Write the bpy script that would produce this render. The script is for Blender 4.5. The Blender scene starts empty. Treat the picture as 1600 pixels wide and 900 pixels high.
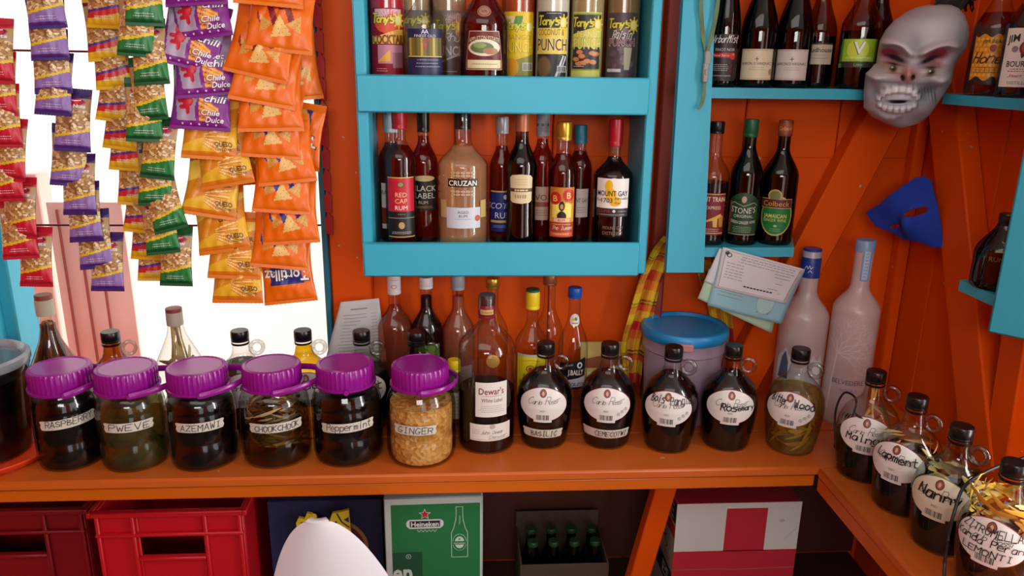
import bpy, math, random
import numpy as np
from math import sin, cos, pi, radians, sqrt
from mathutils import Vector
R_ = random.Random(7)
SC = bpy.context.scene
COL = SC.collection

# ------------------------------------------------------------------ camera, world, light, exposure
FOC, PITCH, YAW, ROLL = 1200.0, radians(16.3), radians(3.7), radians(0.8)
CAM = np.array([0.0, -1.65, 1.55])
_f = np.array([sin(YAW)*cos(PITCH), cos(YAW)*cos(PITCH), -sin(PITCH)])
_r = np.array([cos(YAW), -sin(YAW), 0.0]); _u = np.cross(_r, _f)
_R = _r*cos(ROLL)+_u*sin(ROLL); _U = -_r*sin(ROLL)+_u*cos(ROLL)
from mathutils import Matrix
cd = bpy.data.cameras.new('camera'); cam = bpy.data.objects.new('camera', cd); COL.objects.link(cam)
cd.sensor_width = 36; cd.lens = 36*FOC/1600; cd.clip_start = .05
cam.matrix_world = Matrix(((_R[0], _U[0], -_f[0], CAM[0]), (_R[1], _U[1], -_f[1], CAM[1]), (_R[2], _U[2], -_f[2], CAM[2]), (0, 0, 0, 1)))
SC.camera = cam
w = bpy.data.worlds.new('world'); SC.world = w; w.use_nodes = True
w.node_tree.nodes['Background'].inputs[0].default_value = (1, .99, .975, 1)
w.node_tree.nodes['Background'].inputs[1].default_value = 1.9
def area(name, loc, target, sx, sy, power, color=(1, 1, 1)):
    l = bpy.data.lights.new(name, 'AREA'); l.shape = 'RECTANGLE'; l.size = sx; l.size_y = sy; l.energy = power; l.color = color
    o = bpy.data.objects.new(name, l); COL.objects.link(o); o.location = loc
    o.rotation_euler = (Vector(target)-Vector(loc)).to_track_quat('-Z', 'Y').to_euler(); return o
area('door_daylight', (1.55, -1.25, 1.3), (.1, 0, 1.15), .24, 1.7, 21, (1, .97, .93))
area('counter_daylight', (-.1, -3.0, 1.9), (-.1, 0, 1.0), 1.0, .4, 17, (1, .97, .95))
area('ceiling_fill', (-.2, -1.4, 2.42), (0, -.6, .8), 1.6, 1.0, 9.5, (1, .97, .94))  # added soft fill below the closed ceiling, no real source there
SC.view_settings.view_transform = 'Standard'
SC.view_settings.look = 'None'
SC.view_settings.exposure = 0.0
SC.view_settings.gamma = 1.0
SC.view_settings.use_curve_mapping = False
SC.cycles.max_bounces = 8; SC.cycles.transparent_max_bounces = 40
SC.cycles.diffuse_bounces = 3; SC.cycles.glossy_bounces = 3
SC.cycles.caustics_reflective = False; SC.cycles.caustics_refractive = False

def hit(px, py, axis, v):
    """the point where a sight line meets a plane of the room (axis 0, 1 or 2 at v)"""
    d = _f+_R*(px-800)/FOC-_U*(py-450)/FOC
    return CAM+d*((v-CAM[axis])/d[axis])

# ------------------------------------------------------------------ materials
def lin(c):
    if isinstance(c, str):
        c = c.lstrip('#'); c = [int(c[i:i+2], 16)/255 for i in (0, 2, 4)]
    return tuple(x/12.92 if x <= .04045 else ((x+.055)/1.055)**2.4 for x in c)
MATS = {}
def mat(name, col, rough=.5, metal=0, bump=0, bscale=40, vary=0, spec=.5, emit=0, coat=0, stretch=(1, 1, 1), wear=0):
    if name in MATS: return MATS[name]
    m = bpy.data.materials.new(name); m.use_nodes = True; nt = m.node_tree; N = nt.nodes; L = nt.links
    b = N['Principled BSDF']; c = lin(col)
    b.inputs['Base Color'].default_value = (*c, 1); b.inputs['Roughness'].default_value = rough
    b.inputs['Metallic'].default_value = metal; b.inputs['Specular IOR Level'].default_value = spec
    b.inputs['Coat Weight'].default_value = coat
    if emit:
        b.inputs['Emission Color'].default_value = (*c, 1); b.inputs['Emission Strength'].default_value = emit
    if bump or vary or wear:
        tc = N.new('ShaderNodeTexCoord'); mp = N.new('ShaderNodeMapping'); mp.inputs['Scale'].default_value = stretch
        L.new(tc.outputs['Object'], mp.inputs['Vector'])
        nz = N.new('ShaderNodeTexNoise'); nz.inputs['Scale'].default_value = bscale; nz.inputs['Detail'].default_value = 5
        L.new(mp.outputs[0], nz.inputs['Vector'])
        if bump:
            bp = N.new('ShaderNodeBump'); bp.inputs['Strength'].default_value = bump; bp.inputs['Distance'].default_value = .004
            L.new(nz.outputs['Fac'], bp.inputs['Height']); L.new(bp.outputs[0], b.inputs['Normal'])
        src = None
        if vary:
            mx = N.new('ShaderNodeMix'); mx.data_type = 'RGBA'
            mx.inputs[6].default_value = (*[x*(1-vary) for x in c], 1); mx.inputs[7].default_value = (*[min(1, x*(1+vary)) for x in c], 1)
            n2 = N.new('ShaderNodeTexNoise'); n2.inputs['Scale'].default_value = bscale*.2; n2.inputs['Detail'].default_value = 6
            L.new(mp.outputs[0], n2.inputs['Vector']); L.new(n2.outputs['Fac'], mx.inputs[0]); src = mx.outputs[2]
            L.new(src, b.inputs['Base Color'])
        if wear:   # small chipped spots with a shape of their own
            n3 = N.new('ShaderNodeTexNoise'); n3.inputs['Scale'].default_value = 38; n3.inputs['Detail'].default_value = 3
            L.new(tc.outputs['Object'], n3.inputs['Vector'])
            rp = N.new('ShaderNodeValToRGB'); rp.color_ramp.elements[0].position = .745-wear*.03; rp.color_ramp.elements[1].position = .765-wear*.03
            L.new(n3.outputs['Fac'], rp.inputs[0])
            m2 = N.new('ShaderNodeMix'); m2.data_type = 'RGBA'; m2.inputs[7].default_value = (.55, .38, .25, 1)
            if src: L.new(src, m2.inputs[6])
            else: m2.inputs[6].default_value = (*c, 1)
            L.new(rp.outputs[0], m2.inputs[0]); L.new(m2.outputs[2], b.inputs['Base Color'])
    MATS[name] = m; return m

def printmat(name, rough, bump=0):
    m = bpy.data.materials.new(name); m.use_nodes = True; nt = m.node_tree; b = nt.nodes['Principled BSDF']
    a = nt.nodes.new('ShaderNodeAttribute'); a.attribute_name = 'Col'
    nt.links.new(a.outputs['Color'], b.inputs['Base Color']); b.inputs['Roughness'].default_value = rough
    MATS[name] = m; return m
PRINT = printmat('printed_paper', .42); FOILP = printmat('printed_film', .36); CLOTH = printmat('woven_cloth', .9); LATEX = printmat('painted_latex', .45)
CARD = printmat('printed_card', .65)

def glassmat(name, tint=(1, 1, 1), edge=.75, rough=.03, gl=.06, frost=0, frostcol='#d8c8c4'):
    """thin bottle wall: tinted see-through with a Fresnel-like sheen and a darker rim"""
    if name in MATS: return MATS[name]
    m = bpy.data.materials.new(name); m.use_nodes = True; nt = m.node_tree; N = nt.nodes; L = nt.links
    N.remove(N['Principled BSDF']); out = N['Material Output']
    lw = N.new('ShaderNodeLayerWeight'); lw.inputs['Blend'].default_value = .5
    pw = N.new('ShaderNodeMath'); pw.operation = 'POWER'; pw.inputs[1].default_value = 4; L.new(lw.outputs['Facing'], pw.inputs[0])
    ml = N.new('ShaderNodeMath'); ml.operation = 'MULTIPLY_ADD'; ml.inputs[1].default_value = .55; ml.inputs[2].default_value = gl; L.new(pw.outputs[0], ml.inputs[0])
    cm = N.new('ShaderNodeMix'); cm.data_type = 'RGBA'
    cm.inputs[6].default_value = (*tint, 1); cm.inputs[7].default_value = (*[t**2*edge*.6 for t in tint], 1)
    p3 = N.new('ShaderNodeMath'); p3.operation = 'POWER'; p3.inputs[1].default_value = 3; L.new(lw.outputs['Facing'], p3.inputs[0])
    L.new(p3.outputs[0], cm.inputs[0])
    tr = N.new('ShaderNodeBsdfTransparent'); L.new(cm.outputs[2], tr.inputs[0])
    first = tr.outputs[0]
    if frost:
        df = N.new('ShaderNodeBsdfDiffuse'); df.inputs[0].default_value = (*lin(frostcol), 1)
        tl = N.new('ShaderNodeBsdfTranslucent'); tl.inputs[0].default_value = (*lin(frostcol), 1)
        ms = N.new('ShaderNodeMixShader'); ms.inputs[0].default_value = .32; L.new(df.outputs[0], ms.inputs[1]); L.new(tl.outputs[0], ms.inputs[2])
        mf = N.new('ShaderNodeMixShader'); mf.inputs[0].default_value = frost; L.new(first, mf.inputs[1]); L.new(ms.outputs[0], mf.inputs[2]); first = mf.outputs[0]
    gs = N.new('ShaderNodeBsdfGlossy'); gs.inputs['Roughness'].default_value = rough
    mx = N.new('ShaderNodeMixShader'); L.new(ml.outputs[0], mx.inputs[0]); L.new(first, mx.inputs[1]); L.new(gs.outputs[0], mx.inputs[2])
    L.new(mx.outputs[0], out.inputs['Surface']); MATS[name] = m; return m

def liquid(name, tint, murk=0, mcol='#201008', noise=0):
    """drink seen through its bottle: coloured see-through, cloudy by murk"""
    if name in MATS: return MATS[name]
    m = bpy.data.materials.new(name); m.use_nodes = True; nt = m.node_tree; N = nt.nodes; L = nt.links
    out = N['Material Output']; b = N['Principled BSDF']; b.inputs['Base Color'].default_value = (*lin(mcol), 1); b.inputs['Roughness'].default_value = .25
    t = lin(tint); lw = N.new('ShaderNodeLayerWeight'); lw.inputs['Blend'].default_value = .5
    cm = N.new('ShaderNodeMix'); cm.data_type = 'RGBA'; cm.inputs[6].default_value = (*[x**.5 for x in t], 1); cm.inputs[7].default_value = (*[x for x in t], 1)
    L.new(lw.outputs['Facing'], cm.inputs[0])
    tr = N.new('ShaderNodeBsdfTransparent'); L.new(cm.outputs[2], tr.inputs[0])
    mx = N.new('ShaderNodeMixShader'); mx.inputs[0].default_value = murk
    if noise:
        tc = N.new('ShaderNodeTexCoord'); nz = N.new('ShaderNodeTexNoise'); nz.inputs['Scale'].default_value = noise; nz.inputs['Detail'].default_value = 4
        L.new(tc.outputs['Object'], nz.inputs['Vector']); rp = N.new('ShaderNodeMapRange'); rp.inputs[1].default_value = .35; rp.inputs[2].default_value = .65
        rp.inputs[3].default_value = max(0, murk-.25); rp.inputs[4].default_value = min(1, murk+.2); L.new(nz.outputs['Fac'], rp.inputs[0]); L.new(rp.outputs[0], mx.inputs[0])
    L.new(tr.outputs[0], mx.inputs[1]); L.new(b.outputs[0], mx.inputs[2]); L.new(mx.outputs[0], out.inputs['Surface'])
    MATS[name] = m; return m

def chips_mat(name, c1, c2, scale):
    m = bpy.data.materials.new(name); m.use_nodes = True; nt = m.node_tree; N = nt.nodes; L = nt.links; b = N['Principled BSDF']
    tc = N.new('ShaderNodeTexCoord'); v = N.new('ShaderNodeTexVoronoi'); v.inputs['Scale'].default_value = scale; L.new(tc.outputs['Object'], v.inputs['Vector'])
    sp = N.new('ShaderNodeSeparateColor'); L.new(v.outputs['Color'], sp.inputs[0])
    mx = N.new('ShaderNodeMix'); mx.data_type = 'RGBA'; mx.inputs[6].default_value = (*lin(c1), 1); mx.inputs[7].default_value = (*lin(c2), 1)
    L.new(sp.outputs[0], mx.inputs[0]); L.new(mx.outputs[2], b.inputs['Base Color']); b.inputs['Roughness'].default_value = .5
    bp = N.new('ShaderNodeBump'); bp.inputs['Strength'].default_value = .5; bp.inputs['Distance'].default_value = .004
    L.new(v.outputs['Distance'], bp.inputs['Height']); L.new(bp.outputs[0], b.inputs['Normal']); MATS[name] = m; return m

ORANGE = mat('orange_paint', '#de5202', .46, bump=.25, bscale=14, vary=.12, stretch=(1, 1, .25), wear=.4, spec=.2)
ORANGE_H = mat('orange_worktop_paint', '#c8601e', .4, bump=.2, bscale=30, vary=.14, stretch=(.3, 1, 1), wear=.5)
TURQ = mat('turquoise_paint', '#36adc8', .42, bump=.25, bscale=30, vary=.06, stretch=(1, 1, .3))
BRICK = mat('brick_red_paint', '#8c2f1c', .4, bump=.15, bscale=30, vary=.1)
GLASS = glassmat('clear_glass', (.95, .96, .95))
GREENG = glassmat('green_glass', (.12, .32, .1))
AMBERG = glassmat('wine_glass', (.16, .09, .03))
PALEGREEN = glassmat('pale_green_glass', (.86, .95, .88))
FROST = glassmat('frosted_glass', (.95, .92, .92), rough=.3, frost=.58, frostcol='#f6f0f0')
PLASTIC_CLR = glassmat('clear_plastic', (.93, .93, .92), rough=.08)
LILAC = glassmat('lilac_plastic', (.8, .74, .86), rough=.3, frost=.8, frostcol='#dcc4dc')
BLACK = mat('black_plastic', '#0d0d0e', .28)
PURPLE = mat('purple_plastic', '#8f1288', .22)
WHITEP = mat('white_plastic', '#d6d4d9', .4)

# ------------------------------------------------------------------ mesh helpers
class MB:
    def __init__(s): s.v = []; s.f = []; s.c = []; s.m = []
    def add(s, v, f, c=None, mi=0):
        o = len(s.v); s.v += [tuple(float(t) for t in p) for p in v]; s.f += [tuple(i+o for i in q) for q in f]
        s.c += [c]*len(f) if (c is None or not isinstance(c, list)) else c; s.m += [mi]*len(f); return s
    def xf(s, fn): s.v = [tuple(fn(*p)) for p in s.v]; return s
    def build(s, name, mats, parent=None, smooth=40, loc=None):
        me = bpy.data.meshes.new(name); me.from_pydata(s.v, [], s.f)
        if not isinstance(mats, (list, tuple)): mats = [mats]
        for m in mats: me.materials.append(m)
        if len(mats) > 1: me.polygons.foreach_set('material_index', s.m)
        if any(c is not None for c in s.c):
            a = me.color_attributes.new('Col', 'FLOAT_COLOR', 'CORNER'); d = []
            for f, c in zip(s.f, s.c):
                c = c or (1, 1, 1); d += [c[0], c[1], c[2], 1.0]*len(f)
            a.data.foreach_set('color', d)
        if smooth:
            me.polygons.foreach_set('use_smooth', [True]*len(s.f)); me.set_sharp_from_angle(angle=radians(smooth))
        me.update()
        o = bpy.data.objects.new(name, me); COL.objects.link(o)
        if parent: o.parent = parent
        if loc is not None: o.location = loc
        return o

def box(x0, x1, y0, y1, z0, z1, b=.0015):
    """bevelled box"""
    m = MB(); b = min(b, abs(x1-x0)*.3, abs(y1-y0)*.3, abs(z1-z0)*.3)
    X = (x0, x1); Y = (y0, y1); Z = (z0, z1); V = []; ix = {}
    for i in (0, 1):
        for j in (0, 1):
            for k in (0, 1):
                p = (X[i], Y[j], Z[k]); q = (X[i]+b*(1-2*i), Y[j]+b*(1-2*j), Z[k]+b*(1-2*k))
                for a in range(3):
                    t = list(q); t[a] = p[a]; ix[i, j, k, a] = len(V); V.append(t)
    F = []
    for a in range(3):
        o = [c for c in range(3) if c != a]
        for s in (0, 1):
            q = []
            for (s1, s2) in ((0, 0), (1, 0), (1, 1), (0, 1)):
                c = [0]*3; c[a] = s; c[o[0]] = s1; c[o[1]] = s2; q.append(ix[(*c, a)])
            F.append(q)
    for a in range(3):
        o = [c for c in range(3) if c != a]
        for s1 in (0, 1):
            for s2 in (0, 1):
                q = []
                for e, fa in ((0, o[0]), (1, o[0]), (1, o[1]), (0, o[1])):
                    c = [0]*3; c[a] = e; c[o[0]] = s1; c[o[1]] = s2; q.append(ix[(*c, fa)])
                F.append(q)
    for i in (0, 1):
        for j in (0, 1):
            for k in (0, 1): F.append([ix[i, j, k, a] for a in range(3)])
    cx = np.array([(x0+x1)/2, (y0+y1)/2, (z0+z1)/2]); VV = np.array(V)
    for q in F:
        n = np.cross(VV[q[1]]-VV[q[0]], VV[q[2]]-VV[q[1]])
        if n@(VV[q].mean(0)-cx) < 0: q.reverse()
    return m.add(V, F)
def join(*ms):
    r = MB()
    for m in ms:
        o = len(r.v); r.v += m.v; r.f += [tuple(i+o for i in q) for q in m.f]; r.c += m.c; r.m += m.m
    return r
def prism(pts, y0, y1):
    """outline in x-z pushed from y0 to y1 (convex or nearly so)"""
    n = len(pts); V = [(x, y0, z) for x, z in pts]+[(x, y1, z) for x, z in pts]
    a = sum(pts[i][0]*pts[(i+1) % n][1]-pts[(i+1) % n][0]*pts[i][1] for i in range(n))
    F = [list(range(n)), list(range(2*n-1, n-1, -1))]+[[i, i+n, (i+1) % n+n, (i+1) % n] for i in range(n)]
    if a < 0: F = [q[::-1] for q in F]
    return MB().add(V, F)
def beam(p, q, wdt, dep, up, b=0):
    """straight board from p to q; wdt across, dep along up"""
    p = np.array(p, float); q = np.array(q, float); d = (q-p)/np.linalg.norm(q-p); up = np.array(up, float); up -= d*(up@d); up /= np.linalg.norm(up); s = np.cross(d, up)
    L = np.linalg.norm(q-p); m = box(0, L, -wdt/2, wdt/2, 0, dep, .003)
    return m.xf(lambda x, y, z: p+d*x+s*y+up*z)
def lathe(prof, n=40, ripple=0, cap=True, sq=None, flat=1):
    """profile [(r,z)] turned about z; ripple cuts grip grooves; flat squeezes depth; sq = rounded-square exponent"""
    V = []; F = []; k = len(prof)
    for i in range(n):
        t = 2*pi*i/n-pi/2
        for (r, z) in prof:
            rr = r*(1-ripple*(i % 2)) if r > 1e-6 else 0
            c, s = cos(t), sin(t)
            if sq:
                g = (abs(c)**sq+abs(s)**sq)**(-1/sq); rr *= g
            V.append((rr*c, rr*s*flat, z))
    for i in range(n):
        j = (i+1) % n
        for a in range(k-1): F.append((i*k+a, j*k+a, j*k+a+1, i*k+a+1))
    if cap:
        if prof[0][0] > 1e-6: F.append(tuple(i*k for i in range(n-1, -1, -1)))
        if prof[-1][0] > 1e-6: F.append(tuple(i*k+k-1 for i in range(n)))
    return MB().add(V, F)
def tube(path, r, n=10, closed=False, flat=None):
    P = [np.array(p, float) for p in path]; m = len(P); V = []; F = []; up = np.array([.13, .2, .97])
    for i in range(m):
        a = P[(i-1) % m] if (closed or i) else P[i]; b = P[(i+1) % m] if (closed or i < m-1) else P[i]
        d = b-a; d /= np.linalg.norm(d)+1e-12; s = np.cross(d, up); s /= np.linalg.norm(s)+1e-9; u = np.cross(s, d)
        rr = r[i] if isinstance(r, (list, tuple)) else r
        for j in range(n):
            t = 2*pi*j/n
            V.append(P[i]+s*cos(t)*rr*(flat[0] if flat else 1)+u*sin(t)*rr*(flat[1] if flat else 1))
    for i in range(m if closed else m-1):
        for j in range(n): F.append((i*n+j, i*n+(j+1) % n, ((i+1) % m)*n+(j+1) % n, ((i+1) % m)*n+j))
    if not closed: F += [tuple(range(n-1, -1, -1)), tuple((m-1)*n+j for j in range(n))]
    return MB().add(V, F)
def spline(pts, n=8):
    P = [np.array(p, float) for p in pts]; P = [2*P[0]-P[1]]+P+[2*P[-1]-P[-2]]; out = []
    for i in range(1, len(P)-2):
        for k in range(n):
            t = k/n; a, b, c, d = P[i-1:i+3]
            out.append(.5*((2*b)+(c-a)*t+(2*a-5*b+4*c-d)*t*t+(3*b-a-3*c+d)*t**3))
    return out+[P[-2]]

# ------------------------------------------------------------------ naming
def tag(o, label, cat, group=None):
    o['label'] = label; o['category'] = cat
    if group: o['group'] = group
    return o
def thing(name, label, cat, loc=(0, 0, 0), rotz=0, group=None):
    o = bpy.data.objects.new(name, None); o.empty_display_size = .02; COL.objects.link(o); o.location = [float(t) for t in loc]; o.rotation_euler = (0, 0, rotz)
    return tag(o, label, cat, group)
def struct(name, m, mt):
    o = m.build(name, mt); o['kind'] = 'structure'; return o
def dup(root):
    r = root.copy(); COL.objects.link(r)
    for ch in list(root.children):
        c = ch.copy(); COL.objects.link(c); c.parent = r
        for g in list(ch.children):
            d = g.copy(); COL.objects.link(d); d.parent = c
    return r
def facecam(x, y, off=0): return math.atan2(x-CAM[0], -(CAM[1]-y))*-1+radians(off)

# ------------------------------------------------------------------ printing
STROKE = {k: [[(int(p[0])/4, (int(p[1])-2)/6) for p in s.split()] for s in v.split(';')] for k, v in {
 'A': '02 28 42;14 34', 'B': '02 08 37 36 05;05 44 43 32 02', 'C': '47 38 17 05 04 13 22 32 43', 'D': '02 08 28 46 44 22 02', 'E': '48 08 02 42;05 35',
 'G': '47 28 17 05 03 12 32 44 24', 'H': '08 02;48 42;05 45', 'I': '18 38;28 22;12 32', 'K': '08 02;48 05 42', 'L': '08 02 42', 'M': '02 08 25 48 42',
 'N': '02 08 42 48', 'O': '28 07 04 12 32 44 47 28', 'P': '02 08 38 47 46 35 05', 'R': '02 08 38 47 46 35 05;25 42', 'S': '47 28 07 06 25 44 43 22 03',
 'c': '45 26 15 03 12 32 43', 'k': '08 02;04 46;25 42', 'w': '06 12 25 32 46', 'x': '06 42;46 02', 'z': '06 46 02 42', 'f': '38 28 17 12;05 35', 'F': '48 08 02;05 35', 'J': '48 43 32 12 03', 'D': '02 08 28 46 44 22 02',
 'T': '08 48;28 22', 'U': '08 03 12 32 43 48', 'V': '08 22 48', 'W': '08 12 26 32 48', 'Y': '08 25 48;25 22', 'Z': '08 48 02 42',
 'a': '46 16 04 03 12 32 45;46 43 42', 'b': '08 02;05 26 45 43 22 03', 'd': '48 42;45 26 05 03 22 43', 'e': '04 44 45 26 05 03 12 42', 'g': '46 16 04 12 42;46 41 20 00',
 'h': '08 02;05 26 45 42', 'i': '26 22;27 28', 'l': '28 22 32', 'm': '02 06;05 16 25 22;25 36 45 42', 'n': '02 06;05 26 45 42', 'o': '26 05 03 22 43 45 26',
 'p': '06 00;05 26 45 43 22 03', 'q': '46 16 04 12 42;46 40', 'r': '02 06;04 16 36', 's': '46 16 05 44 32 02', 't': '28 23 32 42;06 46', 'u': '06 03 12 32 43;46 42',
 'y': '06 23 46;46 10', 'j': '26 21 00;27 28', 'v': '06 22 46', '1': '17 28 22', "'": '28 26', ' ': '00 00'}.items()}
_tc = {}
def textmesh(s, bold):
    if (s, bold) in _tc: return _tc[s, bold]
    cu = bpy.data.curves.new('t', 'FONT'); cu.body = s; cu.resolution_u = 2; cu.offset = bold; cu.size = 1
    o = bpy.data.objects.new('t', cu); COL.objects.link(o)
    dg = bpy.context.evaluated_depsgraph_get(); me = o.evaluated_get(dg).to_mesh()
    v = np.array([x.co[:] for x in me.vertices]) if len(me.vertices) else np.zeros((0, 3)); f = [tuple(p.vertices) for p in me.polygons]
    o.evaluated_get(dg).to_mesh_clear(); bpy.data.objects.remove(o); bpy.data.curves.remove(cu)
    _tc[s, bold] = (v, f); return v, f
class Art:
    """flat print: shapes with colour and layer, later wrapped on a surface"""
    def __init__(s, gx=.004, gy=.008): s.v = []; s.f = []; s.c = []; s.gx = gx; s.gy = gy
    def _a(s, pts, faces, c, l):
        o = len(s.v); s.v += [(p[0], p[1], l) for p in pts]; s.f += [tuple(i+o for i in q) for q in faces]; s.c += [lin(c)]*len(faces); return s
    def rect(s, x0, y0, x1, y1, c, l=0, sk=0):
        nx = max(1, math.ceil(abs(x1-x0)/s.gx)); ny = max(1, math.ceil(abs(y1-y0)/s.gy))
        P = [(x0+(x1-x0)*i/nx, y0+(y1-y0)*j/ny+sk*(x0+(x1-x0)*i/nx)) for j in range(ny+1) for i in range(nx+1)]
        return s._a(P, [(j*(nx+1)+i, j*(nx+1)+i+1, (j+1)*(nx+1)+i+1, (j+1)*(nx+1)+i) for j in range(ny) for i in range(nx)], c, l)
    def span(s, x0, x1, lo, hi, c, l=0):
        """area between two curves lo(x), hi(x)"""
        nx = max(6, math.ceil((x1-x0)/s.gx)); P = []; ny = 4
        for j in range(ny+1):
            for i in range(nx+1):
                x = x0+(x1-x0)*i/nx; a, b = lo(x), hi(x); P.append((x, a+(b-a)*j/ny))
        return s._a(P, [(j*(nx+1)+i, j*(nx+1)+i+1, (j+1)*(nx+1)+i+1, (j+1)*(nx+1)+i) for j in range(ny) for i in range(nx)], c, l)
    def ell(s, cx, cy, rx, ry, c, l=0, n=26):
        P = [(cx, cy)]; F = []; k = max(2, math.ceil(max(rx, ry)/max(.005, s.gx)))
        for a in range(1, k+1):
            for i in range(n): P.append((cx+rx*a/k*cos(2*pi*i/n), cy+ry*a/k*sin(2*pi*i/n)))
        for i in range(n):
            j = (i+1) % n; F.append((0, 1+i, 1+j))
            for a in range(k-1): F.append((1+a*n+i, 1+(a+1)*n+i, 1+(a+1)*n+j, 1+a*n+j))
        return s._a(P, F, c, l)
    def poly(s, pts, c, l=0):
        from mathutils.geometry import tessellate_polygon
        t = tessellate_polygon([[Vector((x, y, 0)) for x, y in pts]]); F = []
        for a, b, d in t:
            ar = (pts[b][0]-pts[a][0])*(pts[d][1]-pts[a][1])-(pts[d][0]-pts[a][0])*(pts[b][1]-pts[a][1])
            F.append((a, b, d) if ar > 0 else (a, d, b))
        P = list(pts)   # split long triangles so that the print follows curved walls
        for _ in range(6):
            G = []; mid = {}; done = True
            for t in F:
                e = [math.hypot(P[t[i]][0]-P[t[(i+1) % 3]][0], P[t[i]][1]-P[t[(i+1) % 3]][1]) for i in range(3)]; i = e.index(max(e))
                if e[i] <= s.gx*1.6: G.append(t); continue
                done = False; a, b, d = t[i], t[(i+1) % 3], t[(i+2) % 3]; k = (min(a, b), max(a, b))
                if k not in mid: mid[k] = len(P); P.append(((P[a][0]+P[b][0])/2, (P[a][1]+P[b][1])/2))
                G += [(a, mid[k], d), (mid[k], b, d)]
            F = G
            if done: break
        return s._a(P, F, c, l)
    def line(s, pts, wd, c, l=1):
        for (x0, y0), (x1, y1) in zip(pts, pts[1:]):
            d = math.hypot(x1-x0, y1-y0)
            if d < 1e-9: continue
            ux, uy = (x1-x0)/d*wd/2, (y1-y0)/d*wd/2; n = max(1, math.ceil(d/s.gx)); P = []
            for i in range(n+1):
                t = i/n; ex = -1 if i == 0 else (1 if i == n else 0); x = x0+(x1-x0)*t+ux*ex*.8; y = y0+(y1-y0)*t+uy*ex*.8
                P += [(x+uy, y-ux), (x-uy, y+ux)]
            s._a(P, [(2*i, 2*i+2, 2*i+3, 2*i+1) for i in range(n)], c, l)
        return s
    def text(s, t, cx, cy, h, c, l=1, w=None, bold=.0, sh=0, arc=0, rot=0):
        v, f = textmesh(t, bold)
        if not len(v): return s
        x0, x1 = v[:, 0].min(), v[:, 0].max(); k = h/.73; kx = (w/(x1-x0)) if w else k; P = []
        for x, y, _ in v:
            X = (x-(x0+x1)/2)*kx; Y = (y-.365)*k; X += Y*sh
            if arc: Y -= X*X*arc
            if rot: X, Y = X*cos(rot)-Y*sin(rot), X*sin(rot)+Y*cos(rot)
            P.append((cx+X, cy+Y))
        return s._a(P, f, c, l)
    def hand(s, t, x0, x1, y, h, wd, c='#14141c', l=1, sh=.12, jit=.08, slope=0, seed=1):
        r = random.Random(seed); st = (x1-x0)/max(1, len(t)); 
        for i, ch in enumerate(t):
            if ch == ' ': continue
            ox = x0+st*i+st*.1; oy = y+r.uniform(-jit, jit)*h+slope*(ox-x0); hh = h*r.uniform(.9, 1.1)
            for pl in STROKE.get(ch, STROKE['I']):
                s.line([(ox+px*st*.75+py*hh*sh+r.uniform(-1, 1)*st*.03, oy+py*hh) for px, py in pl], wd, c, l)
        return s
    def bars(s, x0, y0, x1, y1, c='#222222', l=1, n=14, seed=3):
        r = random.Random(seed); dx = (x1-x0)/n
        for i in range(n): s.rect(x0+dx*i, y0, x0+dx*(i+r.uniform(.25, .8)), y1, c, l)
        return s
    def tiny(s, x0, x1, y, rows, dy, c, l=1, h=.0012, seed=2):
        """rows of small print too fine to read"""
        r = random.Random(seed)
        for k in range(rows):
            x = x0+r.uniform(0, .1)*(x1-x0); e = x1-r.uniform(0, .1)*(x1-x0)
            while x < e:
                wd = r.uniform(.002, .006)*max(1, h/.0012)*.6; s.rect(x, y-k*dy, min(e, x+wd), y-k*dy+h, c, l); x += wd+.0012
        return s
    def wrap(s, fn, name, mt, parent, thick=0):
        m = MB(); m.v = [tuple(float(t) for t in fn(x, y, l)) for x, y, l in s.v]; m.f = s.f; m.c = s.c; m.m = [0]*len(s.f)
        return m.build(name, mt, parent, smooth=60)
def cyl(rf, z0, turn=0, flat=1):
    """wrap on a turned body whose radius at height z is rf(z); artwork centre at z0"""
    R0 = rf(z0)
    def fn(x, y, l):
        t = x/R0+turn; r = rf(z0+y)+.0007+.00035*l
        return (r*sin(t), -r*cos(t)*flat, z0+y)
    return fn
def rfun(prof):
    zs = [p[1] for p in prof]; rs = [p[0] for p in prof]
    return lambda z: float(np.interp(z, zs, rs))

# ------------------------------------------------------------------ bottles
def bprof(R, H, zs, zn, rn, pw=1.0, base=.9, waist=0):
    P = [(R*.0, .004), (R*base*.9, .0005), (R*base, 0.0), (R*.985, .005), (R, .012)]
    for i in range(1, 7):
        z = .012+(zs-.012)*i/6; P.append((R-waist*sin(pi*i/6), z))
    for i in range(1, 11):
        t = i/10; k = (cos(pi*t)+1)/2; P.append((rn+(R-rn)*k**pw, zs+(zn-zs)*t))
    P += [(rn, zn+(H-zn)*.5), (rn, H-.004), (rn*.9, H)]
    return P
def inner(prof, level, k=.965):
    rf = rfun(prof[2:]); P = [(0, .004)]
    zz = [.004]+[p[1] for p in prof[2:] if .004 < p[1] < level]+[level]
    return P+[(rf(z)*k-.0004, z) for z in zz]+[(0, level)]
def capm(r, z0, z1, rip=.03, n=48, ring=True):
    h = z1-z0
    return lathe([(r*.98, z0), (r, z0+h*.02), (r, z0+h*.14), (r*.96, z0+h*.17), (r*.96, z0+h*.2), (r, z0+h*.24), (r, z1-h*.1), (r*.93, z1), (0, z1)] if ring else
                 [(r, z0), (r, z1-h*.08), (r*.94, z1), (0, z1)], n, rip)
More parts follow.
